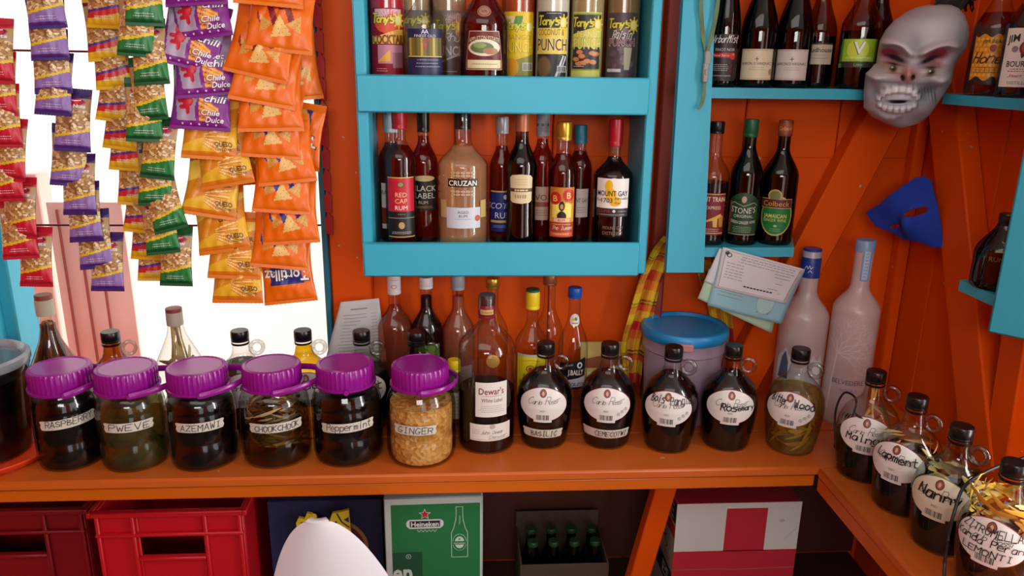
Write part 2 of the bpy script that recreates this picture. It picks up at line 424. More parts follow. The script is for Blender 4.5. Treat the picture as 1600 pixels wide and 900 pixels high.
def bottle(name, label, cat, x, y, z, prof, glass, liq=None, level=None, cap=None, art=None, az=None, off=0, art2=None, az2=None, group=None, n=40, artflat=1, sq=None, flat=1, capart=None, artname='label'):
    t = thing(name, label, cat, (x, y, z), facecam(x, y, off), group)
    if liq: lathe(inner(prof, level), n, sq=sq, flat=flat).build('drink', liq, t)
    lathe(prof, n, sq=sq, flat=flat).build('glass_body', glass, t)
    rf = rfun(prof[2:])
    if cap:
        r, z0, z1, cm = cap[:4]
        c = capm(r, z0, z1, cap[4] if len(cap) > 4 else .03, ring=(len(cap) < 6)).build('cap', cm, t)
        if capart: capart.wrap(lambda a, b, l: ((r+.0005+.0003*l)*sin(a/r), -(r+.0005+.0003*l)*cos(a/r), (z0+z1)/2+b), 'cap_print', PRINT, c)
    if art: art.wrap(cyl(rf, az, flat=flat), artname, PRINT, t)
    if art2: art2.wrap(cyl(rf, az2, flat=flat), 'neck_label' if az2 > az else 'lower_label', PRINT, t)
    return t

# ================================================================== the setting
CT = .80                      # worktop height
FR = -.345                    # worktop front edge
def boards(x0, x1, z0, z1, y0, y1, n, gap=.002):
    ms = []
    for i in range(n):
        a = x0+(x1-x0)*i/n; b = x0+(x1-x0)*(i+1)/n; ms.append(box(a+gap/2, b-gap/2, y0, y1, z0, z1, .003))
    return join(*ms)
struct('floor', box(-2.2, 2.6, -4, .05, -.06, 0), mat('floor_concrete', '#5a4a42', .7, bump=.2, bscale=20, vary=.2))
struct('ceiling', box(-2.2, 2.6, -4, .05, 2.5, 2.56), mat('ceiling_board', '#c9c2b8', .8))
# back wall: boards below the window, right of the window, and over it
bw = join(boards(-.226, 1.02, 0, 2.5, 0, .03, 6), box(-2.2, 1.02, .022, .034, 0, CT-.03), box(-.226, 1.02, .022, .034, CT-.03, 2.5), boards(-2.2, -.226, 0, CT-.03, 0, .03, 8), box(-2.2, -.226, 0, .03, 2.15, 2.5))
bw = join(bw, box(-.226, 1.02, -.0015, .002, 1.36, 1.363))
struct('wall_back', bw, ORANGE)
def yz(m): return m.xf(lambda x, y, z: (y, x, z))
wr = join(boards(-.72, 0.03, 0, 2.5, 0, .03, 5), box(-.72, .03, .022, .034, 0, 2.5)).xf(lambda x, y, z: (1.0+y, x, z)); wr.f = [q[::-1] for q in wr.f]
struct('wall_right', wr, ORANGE)
struct('wall_left', box(-2.25, -2.2, -4, .05, 0, 2.5), ORANGE)
struct('wall_rear', join(box(-2.2, .3, -4.05, -4, 0, 2.5), box(1.3, 2.6, -4.05, -4, 0, 2.5), box(.3, 1.3, -4.05, -4, 2.2, 2.5)), ORANGE)
# window trim
struct('trim_window_post', box(-.29, -.2, -.022, .03, CT, 2.15, .004), ORANGE)
struct('trim_window_edge', box(-.303, -.2905, -.03, .05, CT, 2.15, .002), mat('dark_turquoise_paint', '#1f6f88', .5))
struct('trim_window_jamb', join(box(-1.09, -1.0, -.03, .06, CT, 2.15, .004), box(-1.02, -.975, .0, .09, CT, 2.15, .004)), TURQ)
for i, zz in enumerate((1.562, 1.207)):
    o = tube([(-1.0, .012, zz), (-.6, .012, zz-.001), (-.304, .012, zz)], .0022, 8).build('window_bar', mat('maroon_metal', '#5c1420', .4))
    tag(o, ['thin maroon bar crossing the upper part of the window', 'thin maroon bar crossing the middle of the window'][i], 'bar')
# stud right of the bottle rack
struct('trim_stud', box(.41, .445, -.03, .0, CT, 2.5, .005), BRICK)
# outside the window
struct('ground_outside', box(-9, 6, .06, 9, -.3, -.25), mat('pale_paving', '#fbf8f4', .8))
o = box(-1.62, -1.18, .55, .62, -.25, 1.24, .004).build('neighbour_house', mat('pink_wall_paint', '#fbdccf', .7)); tag(o, 'pale pink house wall seen through the left of the window', 'house')
sh = thing('open_shutter', 'pale louvred shutter standing open beyond the window, beside the pink wall', 'shutter', (-1.04, .5, -.25))
box(-.1, .1, 0, .025, 0, 1.42).build('panel', mat('shutter_paint', '#fdf3ee', .6), sh)
for k in range(3):
    box(-.075+k*.05, -.069+k*.05, -.006, 0, .02, 1.4, .001).build('batten', mat('shutter_edge', '#b0685c', .6), sh)
nb = thing('neighbour_building', 'sunlit white building with grey window seen through the window behind orange chip bags', 'building', (-.83, 2.6, -.25))
box(-3, 1.6, 0, .1, 0, 4.0).build('wall', mat('white_wall_paint', '#f6f2ea', .8), nb)
wn = box(-.33, .25, -.03, 0, 1.78, 2.6).build('window', mat('white_trim', '#f4f4f4', .5), nb)
for a, b_ in ((-.28, -.09), (-.05, .2)):
    for k in range(2): box(a, b_, -.045, -.03, 1.83+.33*k, 2.1+.36*k).build('pane', mat('grey_pane', '#4a4f58', .25), wn)

# ---- worktops
ct = thing('worktop', 'long orange painted wooden counter running under the window and bottle rack', 'counter', (0, 0, 0))
join(box(-1.3, .999, FR, -.19, CT-.02, CT, .004), box(-1.3, .999, -.188, -.002, CT-.02, CT, .002)).build('top_board', ORANGE_H, ct)
box(-1.3, .69, FR+.006, FR+.03, CT-.047, CT-.02, .003).build('fascia', mat('orange_fascia_paint', '#cc620c', .35, bump=.2, bscale=30, vary=.08, stretch=(.2, 1, 1)), ct)
beam((.435, -.24, .752), (.361, -.24, .38), .045, .035, (0, 1, 0)).build('brace', ORANGE, ct)
rc = thing('worktop', 'orange painted counter along the right wall carrying four jugs', 'counter', (0, 0, 0))
box(.69, .998, -1.2, FR-.001, CT-.022, CT-.0015, .004).build('top_board', ORANGE_H, rc)
box(.694, .718, -1.2, FR+.004, CT-.055, CT-.022, .003).build('fascia', MATS['orange_fascia_paint'], rc)
box(.93, .97, -1.15, -1.1, 0, CT-.023).build('leg', ORANGE, rc)
ls = thing('lower_shelf', 'dark wooden shelf under the counter holding crates and cartons', 'shelf')
box(-1.3, .98, -.34, -.005, .34, .36).build('shelf_board', mat('dark_shelf_wood', '#3a2418', .6), ls)
for xx in (-1.2, -.42, .3, .92): box(xx, xx+.04, -.33, -.28, 0, .34).build('leg', MATS['dark_shelf_wood'], ls)
bk = box(-1.3, .99, -.004, -.0005, .361, CT-.03).build('shade_board', mat('dark_shade', '#4a1a0c', .6)); tag(bk, 'added dark red board standing in for shade under the counter behind the crates', 'board')  # dark sheet over the wall boards, its colour stands in for shade

rbk = box(.985, .9975, -1.15, -.345, .0, CT-.03).build('shade_board', MATS['dark_shade']); tag(rbk, 'added dark board standing in for shade under the right hand counter', 'board')  # dark sheet added over the right wall, shade put into its colour
# ---- braces in the corner (timber of the house)
def P3(px, py, ax, v): return hit(px, py, ax, v)
b1 = join(beam(P3(1386, 178, 1, -.045), P3(1150, 618, 1, -.045), .085, .045, (0, 1, 0)))
struct('trim_brace_back', b1, ORANGE)
a0, a1 = P3(1470, 165, 0, .958), P3(1526, 735, 0, .958)
a0 = a0+(a0-a1)*.15
struct('trim_brace_right', beam(a0, a1, .088, .042, (1, 0, 0)), ORANGE)
struct('trim_corner_post', box(.972, .999, -.03, -.001, CT, 2.5, .004), ORANGE)
struct('trim_post_right', beam((.962, -.455, .80), (.962, -.43, 1.16), .06, .037, (1, 0, 0)), ORANGE)

# ---- turquoise bottle rack
rk = thing('bottle_rack', 'turquoise wooden wall rack holding two rows of bottles', 'rack', (0, 0, 0))
X0, X1, YF = -.202, .372, -.15
box(X0-.0, X0+.022, YF, -.001, 1.138, 2.0, .003).build('side_board', TURQ, rk)
box(X1-.02, X1, YF+.004, -.001, 1.138, 2.0, .003).build('side_board', TURQ, rk)
for z in (1.138, 1.458, 1.80):
    box(X0+.003, X1-.018, YF-.012, YF, z, z+.069, .003).build('front_rail', TURQ, rk)
for z in (1.185, 1.505, 1.83):
    box(X0+.022, X1-.02, YF, -.002, z-.018, z, .001).build('shelf_board', TURQ, rk)
# ---- corner shelf with its upright
cs = thing('corner_shelf', 'turquoise corner shelf on the back wall with a hanging upright board', 'shelf', (0, 0, 0))
prism([(.414, 1.142), (.492, 1.142), (.467, 1.75), (.408, 1.75)], -.15, -.13).build('upright', TURQ, cs)
prism([(.4, 1.13), (.412, 1.13), (.412, 2.0), (.4, 2.0)], -.13, -.0305).build('side_board', TURQ, cs) if False else None
def shelfm(x0, x1f, x1b, y0, z0, z1):
    return MB().add([(x0, y0, z0), (x1f, y0, z0), (x1b, -.001, z0), (x0, -.001, z0), (x0, y0, z1), (x1f, y0, z1), (x1b, -.001, z1), (x0, -.001, z1)],
                    [(3, 2, 1, 0), (4, 5, 6, 7), (0, 1, 5, 4), (1, 2, 6, 5), (2, 3, 7, 6), (3, 0, 4, 7)])
shelfm(.45, .686, .735, -.13, 1.170, 1.190).build('shelf_board', TURQ, cs, smooth=0)
shelfm(.45, .85, .97, -.13, 1.490, 1.510).build('shelf_board', TURQ, cs, smooth=0)
# ---- shelves on the right wall
rs = thing('wall_shelf', 'turquoise shelf unit on the right wall with a broad upright board', 'shelf', (0, 0, 0))
def rshelf(y_far_f, y_far_b, xf, z0, z1, yn=-.535):
    return MB().add([(xf, yn, z0), (xf, y_far_f, z0), (.957, y_far_b, z0), (.957, yn, z0), (xf, yn, z1), (xf, y_far_f, z1), (.957, y_far_b, z1), (.957, yn, z1)],
                    [(0, 1, 2, 3), (7, 6, 5, 4), (4, 5, 1, 0), (5, 6, 2, 1), (6, 7, 3, 2), (7, 4, 0, 3)])
rshelf(-.215, -.13, .90, 1.488, 1.506).build('shelf_board', TURQ, rs, smooth=0)
rshelf(-.386, -.36, .88, 1.172, 1.191, -.515).build('shelf_board', TURQ, rs, smooth=0)
beam((.91, -.562, 1.136), (.91, -.562, 2.0), .15, .02, (.72, .69, 0)).build('upright', TURQ, rs)

# ================================================================== bottles in the rack, lower row
Z1, Z2 = 1.1855, 1.5055
def rect_label(w, h, bg, items): pass
RED = mat('red_capsule', '#b01226', .35); GOLDC = mat('gold_cap', '#c9a23c', .3, metal=.7); SILV = mat('silver_cap', '#b9bcc4', .35, metal=.3)
WCAP = mat('white_cap', '#e2dfdf', .4); GREYC = mat('grey_cap', '#9fa3ac', .4); COPPER = mat('copper_capsule', '#a86440', .38, metal=.3); TEALC = mat('teal_cap', '#1c6f86', .4)
YELC = mat('yellow_cap', '#e3c61a', .4); BLUEC = mat('blue_cap', '#1452b0', .35); GREENC = mat('green_cap', '#0d5a3a', .4)
RUM_D = liquid('dark_rum', '#2a0906', .35, '#160404'); RUM_A = liquid('amber_rum', '#b0380c', .08, '#5a1606'); RUM_G = liquid('gold_rum', '#fdeccc', .24, '#f0c898')
RUM_R = liquid('red_rum', '#b84420', .1, '#70200c'); PINKL = liquid('pink_rum', '#d8744a', .25, '#b06040'); BLK = liquid('black_drink', '#120404', .55, '#0d0404'); PALE = liquid('pale_drink', '#ead9a8', .04, '#ccbb88')

# red cap rum
p = bprof(.031, .278, .178, .222, .0125)
A = Art().rect(-.029, -.032, .029, .058, '#c4122f').rect(-.029, -.058, .029, -.008, '#15110f', 1).rect(-.029, .0585, .029, .0605, '#d8b25a', 1).rect(-.029, -.0605, .029, -.0585, '#d8b25a', 1)
A.ell(0, .046, .007, .006, '#3a3a2a', 1).ell(0, .046, .0055, .0045, '#9a8440', 2)
A.text('RED', 0, .026, .0095, '#e3c987', 1).text('CAP', 0, .0135, .0095, '#e3c987', 1).text('RUM', 0, .0, .009, '#f3ecdc', 2)
A.text('* * * *', 0, -.014, .004, '#d8b25a', 2).rect(-.029, -.022, .029, -.020, '#77726a', 2).ell(0, -.036, .006, .007, '#b89a60', 2).tiny(-.024, .024, -.05, 2, .003, '#bbbbbb', 2)
bottle('rum_bottle', 'rum bottle with red capsule and red and black label', 'bottle', -.127, -.098, Z1, p, GLASS, RUM_R, .205, (.0145, .238, .279, RED), A, .086)
# white-capped bottle behind it
p = bprof(.028, .262, .17, .21, .0125)
A = Art().rect(-.026, -.04, .026, .045, '#d8cfc4').rect(-.026, -.04, .026, -.006, '#7c2c1c', 1).rect(-.026, -.05, .026, -.04, '#d8cfc4', 1).ell(.004, .05, .008, .009, '#a48a3a', 1).ell(.004, .05, .006, .007, '#e8dcb0', 2)
A.text('BACARDI', 0, .026, .009, '#2a2424', 1).ell(-.008, .004, .005, .003, '#b02020', 2).ell(.002, .003, .005, .003, '#30201c', 2)
bottle('rum_bottle', 'white-capped bottle half hidden behind the red-capsuled rum', 'bottle', -.149, -.038, Z1, p, GLASS, RUM_A, .205, (.0145, .226, .266, SILV), A, .08)
# black label rum
p = bprof(.0285, .275, .165, .215, .0115)
A = Art().rect(-.027, -.032, .027, .034, '#0f0e0e').ell(0, .034, .022, .006, '#c9b98a', 1).text('BLACK', 0, .014, .012, '#d8d4cc', 1).text('LABEL', 0, -.001, .012, '#d8d4cc', 1).text('RUM', -.003, -.015, .007, '#c8ba90', 1).tiny(-.02, .02, -.024, 2, .003, '#998a66')
bottle('rum_bottle', 'amber rum bottle with black capsule and black label between red-capsuled and pale rums', 'bottle', -.082, -.05, Z1, p, GLASS, RUM_A, .22, (.0128, .228, .277, BLACK, 0), A, .103)
# large pale rum
p = bprof(.0505, .272, .165, .22, .017, 1.25)
A = Art().rect(-.031, .013, .031, .029, '#17110f').text('CRUZAN', 0, .021, .0105, '#f1ead9', 1, w=.057, bold=.015)
for s, yy in ((1, .035), (-1, .004)):
    for k in range(5):
        for q in range(2): A.ell(-.02+k*.01, yy+s*q*.006, .0042, .0022, '#d9c3a4', 1, 10); A.ell(-.02+k*.01, yy+s*q*.006, .0026, .0012, '#b87a4a', 2, 10)
A.rect(-.035, -.07, .037, -.028, '#cdd3df').text('AGED', 0, -.037, .006, '#3a3f55', 1).text('RUM', 0, -.045, .006, '#3a3f55', 1).tiny(-.02, .02, -.052, 1, .003, '#8a8f9c').ell(.03, -.05, .006, .006, '#b23a22', 1).ell(.03, -.05, .004, .004, '#d85a3a', 2)
for xx in (-.052, .05): A.rect(xx if xx < 0 else .038, -.05, -.035 if xx < 0 else .055, -.015, '#c9b070')
bottle('rum_bottle', 'wide clear bottle of pale gold rum with black name band and black cap', 'bottle', -.002, -.088, Z1, p, GLASS, RUM_G, .205, (.0165, .238, .275, BLACK, 0), A, .116)
# blue label behind
p = bprof(.026, .255, .155, .205, .012)
A = Art().rect(-.025, -.045, .025, .04, '#14277a').rect(-.025, -.026, .025, -.021, '#d2b04a', 1).rect(-.025, .038, .025, .041, '#d2b04a', 1).text('SCOTCH', .002, .01, .013, '#d6dcee', 1, sh=.2).text('RUM', .004, -.01, .013, '#e8ecf6', 1).ell(.008, .028, .004, .005, '#d8d8d8', 1).tiny(-.02, .02, -.033, 2, .003, '#99a4cc')
bottle('rum_bottle', 'grey-capped bottle with a deep blue label behind the tall dark bottle', 'bottle', .079, -.045, Z1, p, GLASS, RUM_R, .2, (.0135, .226, .26, SILV), A, .07)
# tall dark bottle with cream label
p = bprof(.0325, .275, .165, .222, .013, 1, .95, .003)
A = Art().poly([(-.023, -.024), (-.018, -.028), (.0, -.03), (.018, -.028), (.023, -.024), (.023, .022), (.018, .027), (0, .029), (-.018, .027), (-.023, .022)], '#d7c79e').rect(-.023, -.006, .023, .001, '#5a2a18', 1)
A.tiny(-.016, .016, -.0045, 1, .003, '#d7c79e', 2, .0035).tiny(-.014, .014, .018, 3, .005, '#b9a674').bars(-.012, -.019, .012, -.012, '#a08a58', 1, 5)
bottle('rum_bottle', 'tall dark bottle with small cream label and copper capsule', 'bottle', .116, -.102, Z1, p, glassmat('smoke_glass', (.5, .4, .36)), BLK, .225, (.0145, .236, .279, COPPER, 0, 1), A, .125)
# grey capped with pale label
p = bprof(.0265, .26, .165, .212, .0115)
A = Art().rect(-.024, -.04, .024, .03, '#c9a890').text('VOX', .006, .008, .013, '#5a2418', 1).rect(-.024, -.012, .024, -.002, '#9c4a34', 1).tiny(-.018, .02, -.02, 3, .005, '#6a4a3a')
A2 = Art().ell(0, 0, .003, .003, '#555566').ell(.012, 0, .003, .003, '#555566').ell(-.012, 0, .003, .003, '#555566')
bottle('rum_bottle', 'bottle with long dotted grey cap behind between the dark and gold-capped bottles', 'bottle', .163, -.045, Z1, p, GLASS, RUM_R, .215, (.0135, .222, .268, GREYC, 0), A, .09, capart=A2)
# BB
p = bprof(.0295, .252, .15, .2, .0135)
A = Art().rect(-.027, -.052, .027, .05, '#d9a02a').rect(-.027, .018, .027, .05, '#c07a20', 1).span(-.02, .02, lambda x: -.012, lambda x: .022-18*x*x, '#f0dc60', 1)
for s in (-1, 1): A.ell(s*.0135, .034 if s > 0 else .028, .012, .013, '#c21a24', 2); A.text('B', s*.0135, .034 if s > 0 else .028, .013, '#f3d85a', 3)
A.ell(0, .012, .006, .01, '#1d120e', 2).ell(0, .011, .0035, .0055, '#c08a5a', 3, 12).span(-.009, .009, lambda x: -.012, lambda x: .002-90*x*x, '#1d120e', 2)
A.rect(-.016, -.02, .016, -.013, '#e8b9a0', 2).text('RUM', 0, -.0165, .005, '#8a2a1a', 3).rect(-.027, -.052, .027, -.021, '#a83a22', 1).tiny(-.024, .024, -.026, 1, .003, '#ecc9a0', 2).hand('The Queen', -.02, .022, -.036, .007, .0008, '#f2d9b0', 2, .3, .05).rect(-.023, -.05, .023, -.042, '#d8683a', 2).tiny(-.02, .02, -.046, 1, .002, '#f2d9b0', 3)
bottle('rum_bottle', 'gold-capped bottle with yellow and red label showing a dark-haired woman', 'bottle', .201, -.095, Z1, p, GLASS, RUM_R, .19, (.0158, .218, .254, GOLDC), A, .077)
# teal cap behind
p = bprof(.026, .242, .155, .2, .0115)
A = Art().rect(-.022, -.03, .022, .03, '#d6cfc6').text('MOUNT GAY', .0, .006, .009, '#22201e', 1, w=.042).tiny(-.015, .02, -.01, 3, .005, '#8a4a4a')
bottle('rum_bottle', 'teal-capped bottle at the back behind the gold-capped bottle', 'bottle', .243, -.04, Z1, p, GLASS, RUM_A, .19, (.0135, .206, .244, TEALC), A, .085)
# Mount Gay
p = bprof(.0405, .258, .145, .19, .013, 1.1)
A = Art().rect(-.035, -.012, .035, .048, '#eeebe6').rect(-.035, -.029, .035, -.012, '#2b2422', 1)
A.ell(-.008, .033, .008, .012, '#e8b81c', 1).ell(-.003, .016, .011, .012, '#e8b81c', 1).ell(.006, .002, .012, .010, '#e8b81c', 1)
A.text('MOUNT GAY', 0, .0185, .011, '#1c1a1a', 2, w=.064, bold=.012).text('Est.', -.027, .005, .006, '#333333', 2).text('1703', -.011, .0045, .0095, '#1c1a1a', 2, bold=.01).hand('Barbados', .004, .034, .006, .005, .0005, '#333333', 2, .3, .03).hand('Rum', .004, .015, -.003, .005, .0005, '#333333', 2, .3, .03)
A.text('ECLIPSE', -.017, -.0175, .006, '#a83a4c', 2, w=.026).ell(.004, -.0175, .003, .003, '#d8d8d8', 2, 12).tiny(.01, .033, -.0185, 1, .003, '#b8b0a8', 2).tiny(-.033, .033, -.0255, 1, .003, '#b8b0a8', 2)
mg = bottle('rum_bottle', 'broad rum bottle with white label and yellow island shape, red capsule', 'bottle', .306, -.092, Z1, p, GLASS, liquid('mg_rum', '#661806', .3, '#220a05'), .185, (.0145, .207, .26, RED), A, .098)
E2 = Art()
for k, t in enumerate(('MOUNT GAY', 'DISTILLERY')): E2.text(t, .004, -.004-.011*k, .007, '#8a6a58', 0, w=.042)
E2.wrap(cyl(rfun(p[2:]), .05), 'embossed_name', PRINT, mg)

# ================================================================== bottles in the rack, upper row
MILK = lambda n, c: mat('punch_'+n, c, .3)
def punch(n, label, x, y, col, bg, art, h=.29):
    p = bprof(.0335, h, .185, .235, .014); t = thing('punch_bottle', label, 'bottle', (x, y, Z2), facecam(x, y))
    lathe(inner(p, .225, .975), 36).build('drink', MILK(n, col), t); lathe(p, 36).build('glass_body', GLASS, t)
    capm(.0165, .255, h+.002).build('cap', WCAP, t)
    A = Art(); A.rect(-.032, -.06, .032, .06, bg); art(A); A.wrap(cyl(rfun(p[2:]), .081), 'label', PRINT, t)
    return t
def tonys(A, yy, c='#d9d43a', sx=0):
    for i, (ch, dx) in enumerate(zip("Tony's", (0, .0095, .017, .024, .0305, .0345))):
        A.hand(ch, -.03+dx+sx, -.03+dx+sx+(.011 if i == 0 else .0085), yy, .015 if i == 0 else .0115, .0042, '#20301a', 2, .15, .02); A.hand(ch, -.03+dx+sx, -.03+dx+sx+(.011 if i == 0 else .0085), yy, .015 if i == 0 else .0115, .0028, c, 3, .15, .02)
    A.ell(.022+sx*.5, yy+.004, .0085, .0105, '#e6cf1e', 2, 9); A.ell(.021+sx*.5, yy+.004, .006, .008, '#f0e8a0', 3)
    for k in range(8): a = 2*pi*k/8; A.line([(.022+sx*.5+.008*cos(a), yy+.004+.01*sin(a)), (.022+sx*.5+.0115*cos(a), yy+.004+.0145*sin(a))], .003, '#e6cf1e', 2)
def a1(A):
    A.rect(-.032, -.06, .032, .06, '#b81430').ell(.002, .036, .028, .022, '#d44a28', 1).rect(-.024, .044, .028, .058, '#cfa9b4', 1); tonys(A, .034)
    A.span(-.032, .032, lambda x: -.004, lambda x: .016+.006*sin(60*x), '#e2b24a', 1).text('COCKTAIL', .002, .004, .016, '#8c4a18', 3, w=.062, bold=.01).text('COCKTAIL', .0012, .0045, .016, '#5a2412', 2, w=.063, bold=.03)
    A.rect(-.02, -.04, .03, -.006, '#b87a8c', 1).poly([(-.02, -.036), (.004, -.036), (.004, -.014)], '#dca32c', 2).tiny(-.026, .0, -.05, 2, .004, '#e0a0a8').rect(.008, -.048, .03, -.02, '#8a5a62', 2)
punch('cocktail', 'red bottle of cocktail punch at the left end of the top row', -.145, -.085, '#b81a34', '#b81430', a1)
def a2(A): 
    A.rect(-.032, .02, .032, .06, '#6a645c', 1).rect(-.032, -.03, .032, .02, '#b8ab98', 1).rect(-.032, -.06, .032, -.03, '#8a3a30', 1); tonys(A, .036, '#b9b83a')
punch('mauby', 'brown-topped punch bottle behind the clear bottle with navy label', -.096, -.036, '#b49a74', '#8a7f70', a2)
def a3(A):
    A.rect(-.032, .0, .032, .06, '#77726c', 1)
    for (cx, cy, rx, ry) in ((.0, .046, .014, .008), (.014, .05, .012, .007), (-.008, .034, .02, .014), (.02, .03, .01, .02)): A.ell(cx, cy, rx, ry, '#b7a79c', 1, 14)
    tonys(A, .026, '#c9c43c'); A.hand('Rhum', -.01, .03, .004, .014, .0012, '#d8d4cc', 2, .3).text('PUNCH', .0, -.014, .018, '#c8c6c8', 2, w=.06, bold=.02)
    A.rect(-.032, -.06, .032, -.026, '#4a3a36', 1).line([(-.015, -.035), (.02, -.02)], .004, '#b0a8a4', 2).tiny(-.02, .02, -.054, 1, .003, '#cccccc', 2)
punch('rhum', 'grey-labelled punch bottle between the navy label and dark amber bottles', -.028, -.040, '#a8906c', '#77726c', a3)
def a4(A):
    A.rect(-.032, -.06, .032, .06, '#e0c018', 1).rect(-.032, .03, .01, .052, '#d9dcc8', 1).poly([(-.006, .052), (.008, .052), (.004, .03), (-.01, .036)], '#4c8a30', 2); tonys(A, .028)
    A.text('MANGO', .0, .013, .010, '#b89a20', 2, w=.05).text('PUNCH', .0, -.006, .02, '#b39018', 2, w=.058, bold=.01).text('PUNCH', .0008, -.0055, .02, '#f2de50', 3, w=.055)
    A.span(-.032, .032, lambda x: -.06, lambda x: -.028+.3*x, '#8a8c3a', 2).ell(-.014, -.044, .015, .018, '#e09a1a', 3).rect(.008, -.05, .03, -.035, '#e8e8e4', 3).bars(.009, -.049, .029, -.036, '#555555', 4)
punch('mango', 'yellow-labelled punch bottle right of the dark amber bottle', .11, -.045, '#b04a18', '#e0c018', a4)
def a5(A):
    A.rect(-.032, -.06, .032, .06, '#23242c', 1).span(-.032, .032, lambda x: -.018, lambda x: .03, '#e6cf52', 2); tonys(A, .036); A.tiny(-.015, .02, .056, 1, .003, '#cfd6e6', 2)
    A.text('COCONUT &', -.003, .0225, .012, '#8a6a3a', 3, w=.052).text('PUNCH', 0, .0, .024, '#f0e0a0', 3, w=.062, bold=.05).text('PUNCH', 0, .0, .023, '#4e2a22', 4, w=.06, bold=.005)
    A.ell(-.016, -.042, .016, .021, '#5a4630', 2).ell(-.016, -.042, .013, .018, '#74603c', 3).poly([(.006, -.06), (.014, -.06), (.032, -.022), (.02, -.02)], '#d8d8e0', 2)
    for k in range(5): A.line([(-.004+k*.008, -.06), (.014+k*.006, -.022)], .002, '#23242c', 3)
    A.rect(.01, -.052, .03, -.04, '#e0e0e0', 4).bars(.011, -.051, .029, -.041, '#333333', 5)
punch('coconut', 'punch bottle with black, white and yellow coconut label', .175, -.068, '#d9d3c0', '#23242c', a5)
def a6(A):
    A.rect(-.032, -.048, .032, .058, '#cbd468', 0).rect(-.029, -.045, .029, .055, '#2b2a30', 1); tonys(A, .034)
    A.span(-.028, .03, lambda x: -.004, lambda x: .028+.3*x, '#d3cf52', 2).text('PEANUT', .004, .02, .012, '#eae6a0', 3, w=.045).text('PUNCH', .002, .003, .022, '#8f9430', 3, w=.056, bold=.02).text('PUNCH', .002, .003, .021, '#e6e88a', 4, w=.054)
    r = random.Random(4)
    for k in range(12): cx = r.uniform(-.022, .024); cy = r.uniform(-.038, -.012); A.ell(cx, cy, .0075, .005, '#8a4a22', 2+(k % 3), 10); A.ell(cx-.0005, cy+.0006, .0064, .0041, '#cf8a50', 3+(k % 3), 10)
    A.tiny(-.026, .0, -.041, 1, .003, '#dddddd', 5)
punch('peanut', 'punch bottle with lime-framed label picturing peanuts', .243, -.068, '#a8976a', '#cbd468', a6)
def a7(A):
    A.rect(-.029, -.05, .03, .052, '#4a4048', 1)
    r = random.Random(9)
    for k in range(16): A.ell(r.uniform(-.022, .024), r.uniform(-.04, .045), r.uniform(.005, .009), r.uniform(.004, .008), ['#6a5c60', '#5a4a4c', '#7e7076'][k % 3], 1+(k % 2), 10)
    A.rect(-.029, -.05, .0, -.044, '#d0ccd0', 2); tonys(A, .033); A.hand('Raisin', -.02, .018, .014, .013, .0016, '#d6d2d0', 3, .3).text('PUNCH', .0, .006, .014, '#d4b8b4', 3, w=.052, bold=.05).text('PUNCH', .0, .006, .013, '#3a2228', 4, w=.05)
    A.poly([(.006, -.046), (.016, -.046), (.02, -.004), (.004, -.004)], '#b9bca4', 3)
punch('raisin', 'punch bottle with dark raisin label at the right end of the top row', .314, -.068, '#8a7448', '#4a4048', a7)
# navy label clear bottle
p = bprof(.041, .29, .112, .17, .014, 1.2)
A = Art().rect(-.036, -.058, .036, .034, '#1c2148').rect(-.033, -.014, .033, .018, '#7a6a30', 1)
for k in range(6): A.rect(-.03+k*.011, -.014, -.0255+k*.011, .018, ['#b8a83a', '#5a5a28'][k % 2], 2)
A.rect(-.034, -.016, .034, -.0145, '#e0d06a', 2).text('A', -.003, .029, .008, '#e8e8f0', 1).text('A', .003, .029, .008, '#e8e8f0', 2).text('FINEST OLD', 0, .0215, .005, '#d8d8e8', 1, w=.04).text('XM', 0, .013, .007, '#c03050', 3).poly([(-.004, .008), (.004, .008), (0, -.004)], '#c03050', 3).tiny(-.02, .03, -.022, 3, .006, '#aab0d0', 1)
bottle('rum_bottle', 'clear bottle with navy and gold label standing forward in the top row', 'bottle', -.073, -.1055, Z2, p, GLASS, PALE, .1, (.0165, .255, .292, BLACK), A, .07)
# appleton style dark amber
p = bprof(.0475, .29, .112, .185, .0155, 1.1)
A = Art()
pts = [(-.036, -.03), (-.032, -.036), (.032, -.036), (.036, -.03), (.032, .0), (.036, .026), (.03, .034), (-.03, .034), (-.036, .026), (-.032, .0)]
A.span(-.037, .037, lambda x: -.036+.0, lambda x: .034-8*max(0, abs(x)-.03), '#c7a884').span(-.0355, .0355, lambda x: -.0345, lambda x: .0325-8*max(0, abs(x)-.029), '#6a1c1c', 1)
A.ell(0, .004, .031, .015, '#e2dcc8', 2).ell(-.004, .004, .022, .01, '#5f7a4a', 3).ell(.012, -.002, .014, .006, '#a87a5a', 4).ell(-.008, .008, .012, .005, '#8aa060', 4)
A.text('APPLETON ESTATE', 0, .022, .0075, '#e8d8b0', 2, w=.058, arc=6).rect(-.033, -.033, .033, -.018, '#dcd2a8', 2).text('EXTRA', .002, -.0145, .004, '#2a201c', 3, w=.03).tiny(-.03, .03, -.026, 1, .003, '#7a7048', 3)
A2 = Art().ell(0, 0, .0125, .010, '#b98a70').ell(0, 0, .011, .0085, '#7a3a30', 1).ell(0, 0, .0095, .0072, '#b08070', 2).text('VX', 0, 0, .006, '#5a2018', 3)
bottle('rum_bottle', 'dark amber estate rum bottle with framed landscape label and round seal', 'bottle', .040, -.1, Z2, p, GLASS, RUM_A, .16, (.0175, .25, .292, BLACK), A, .068, art2=A2, az2=.137)

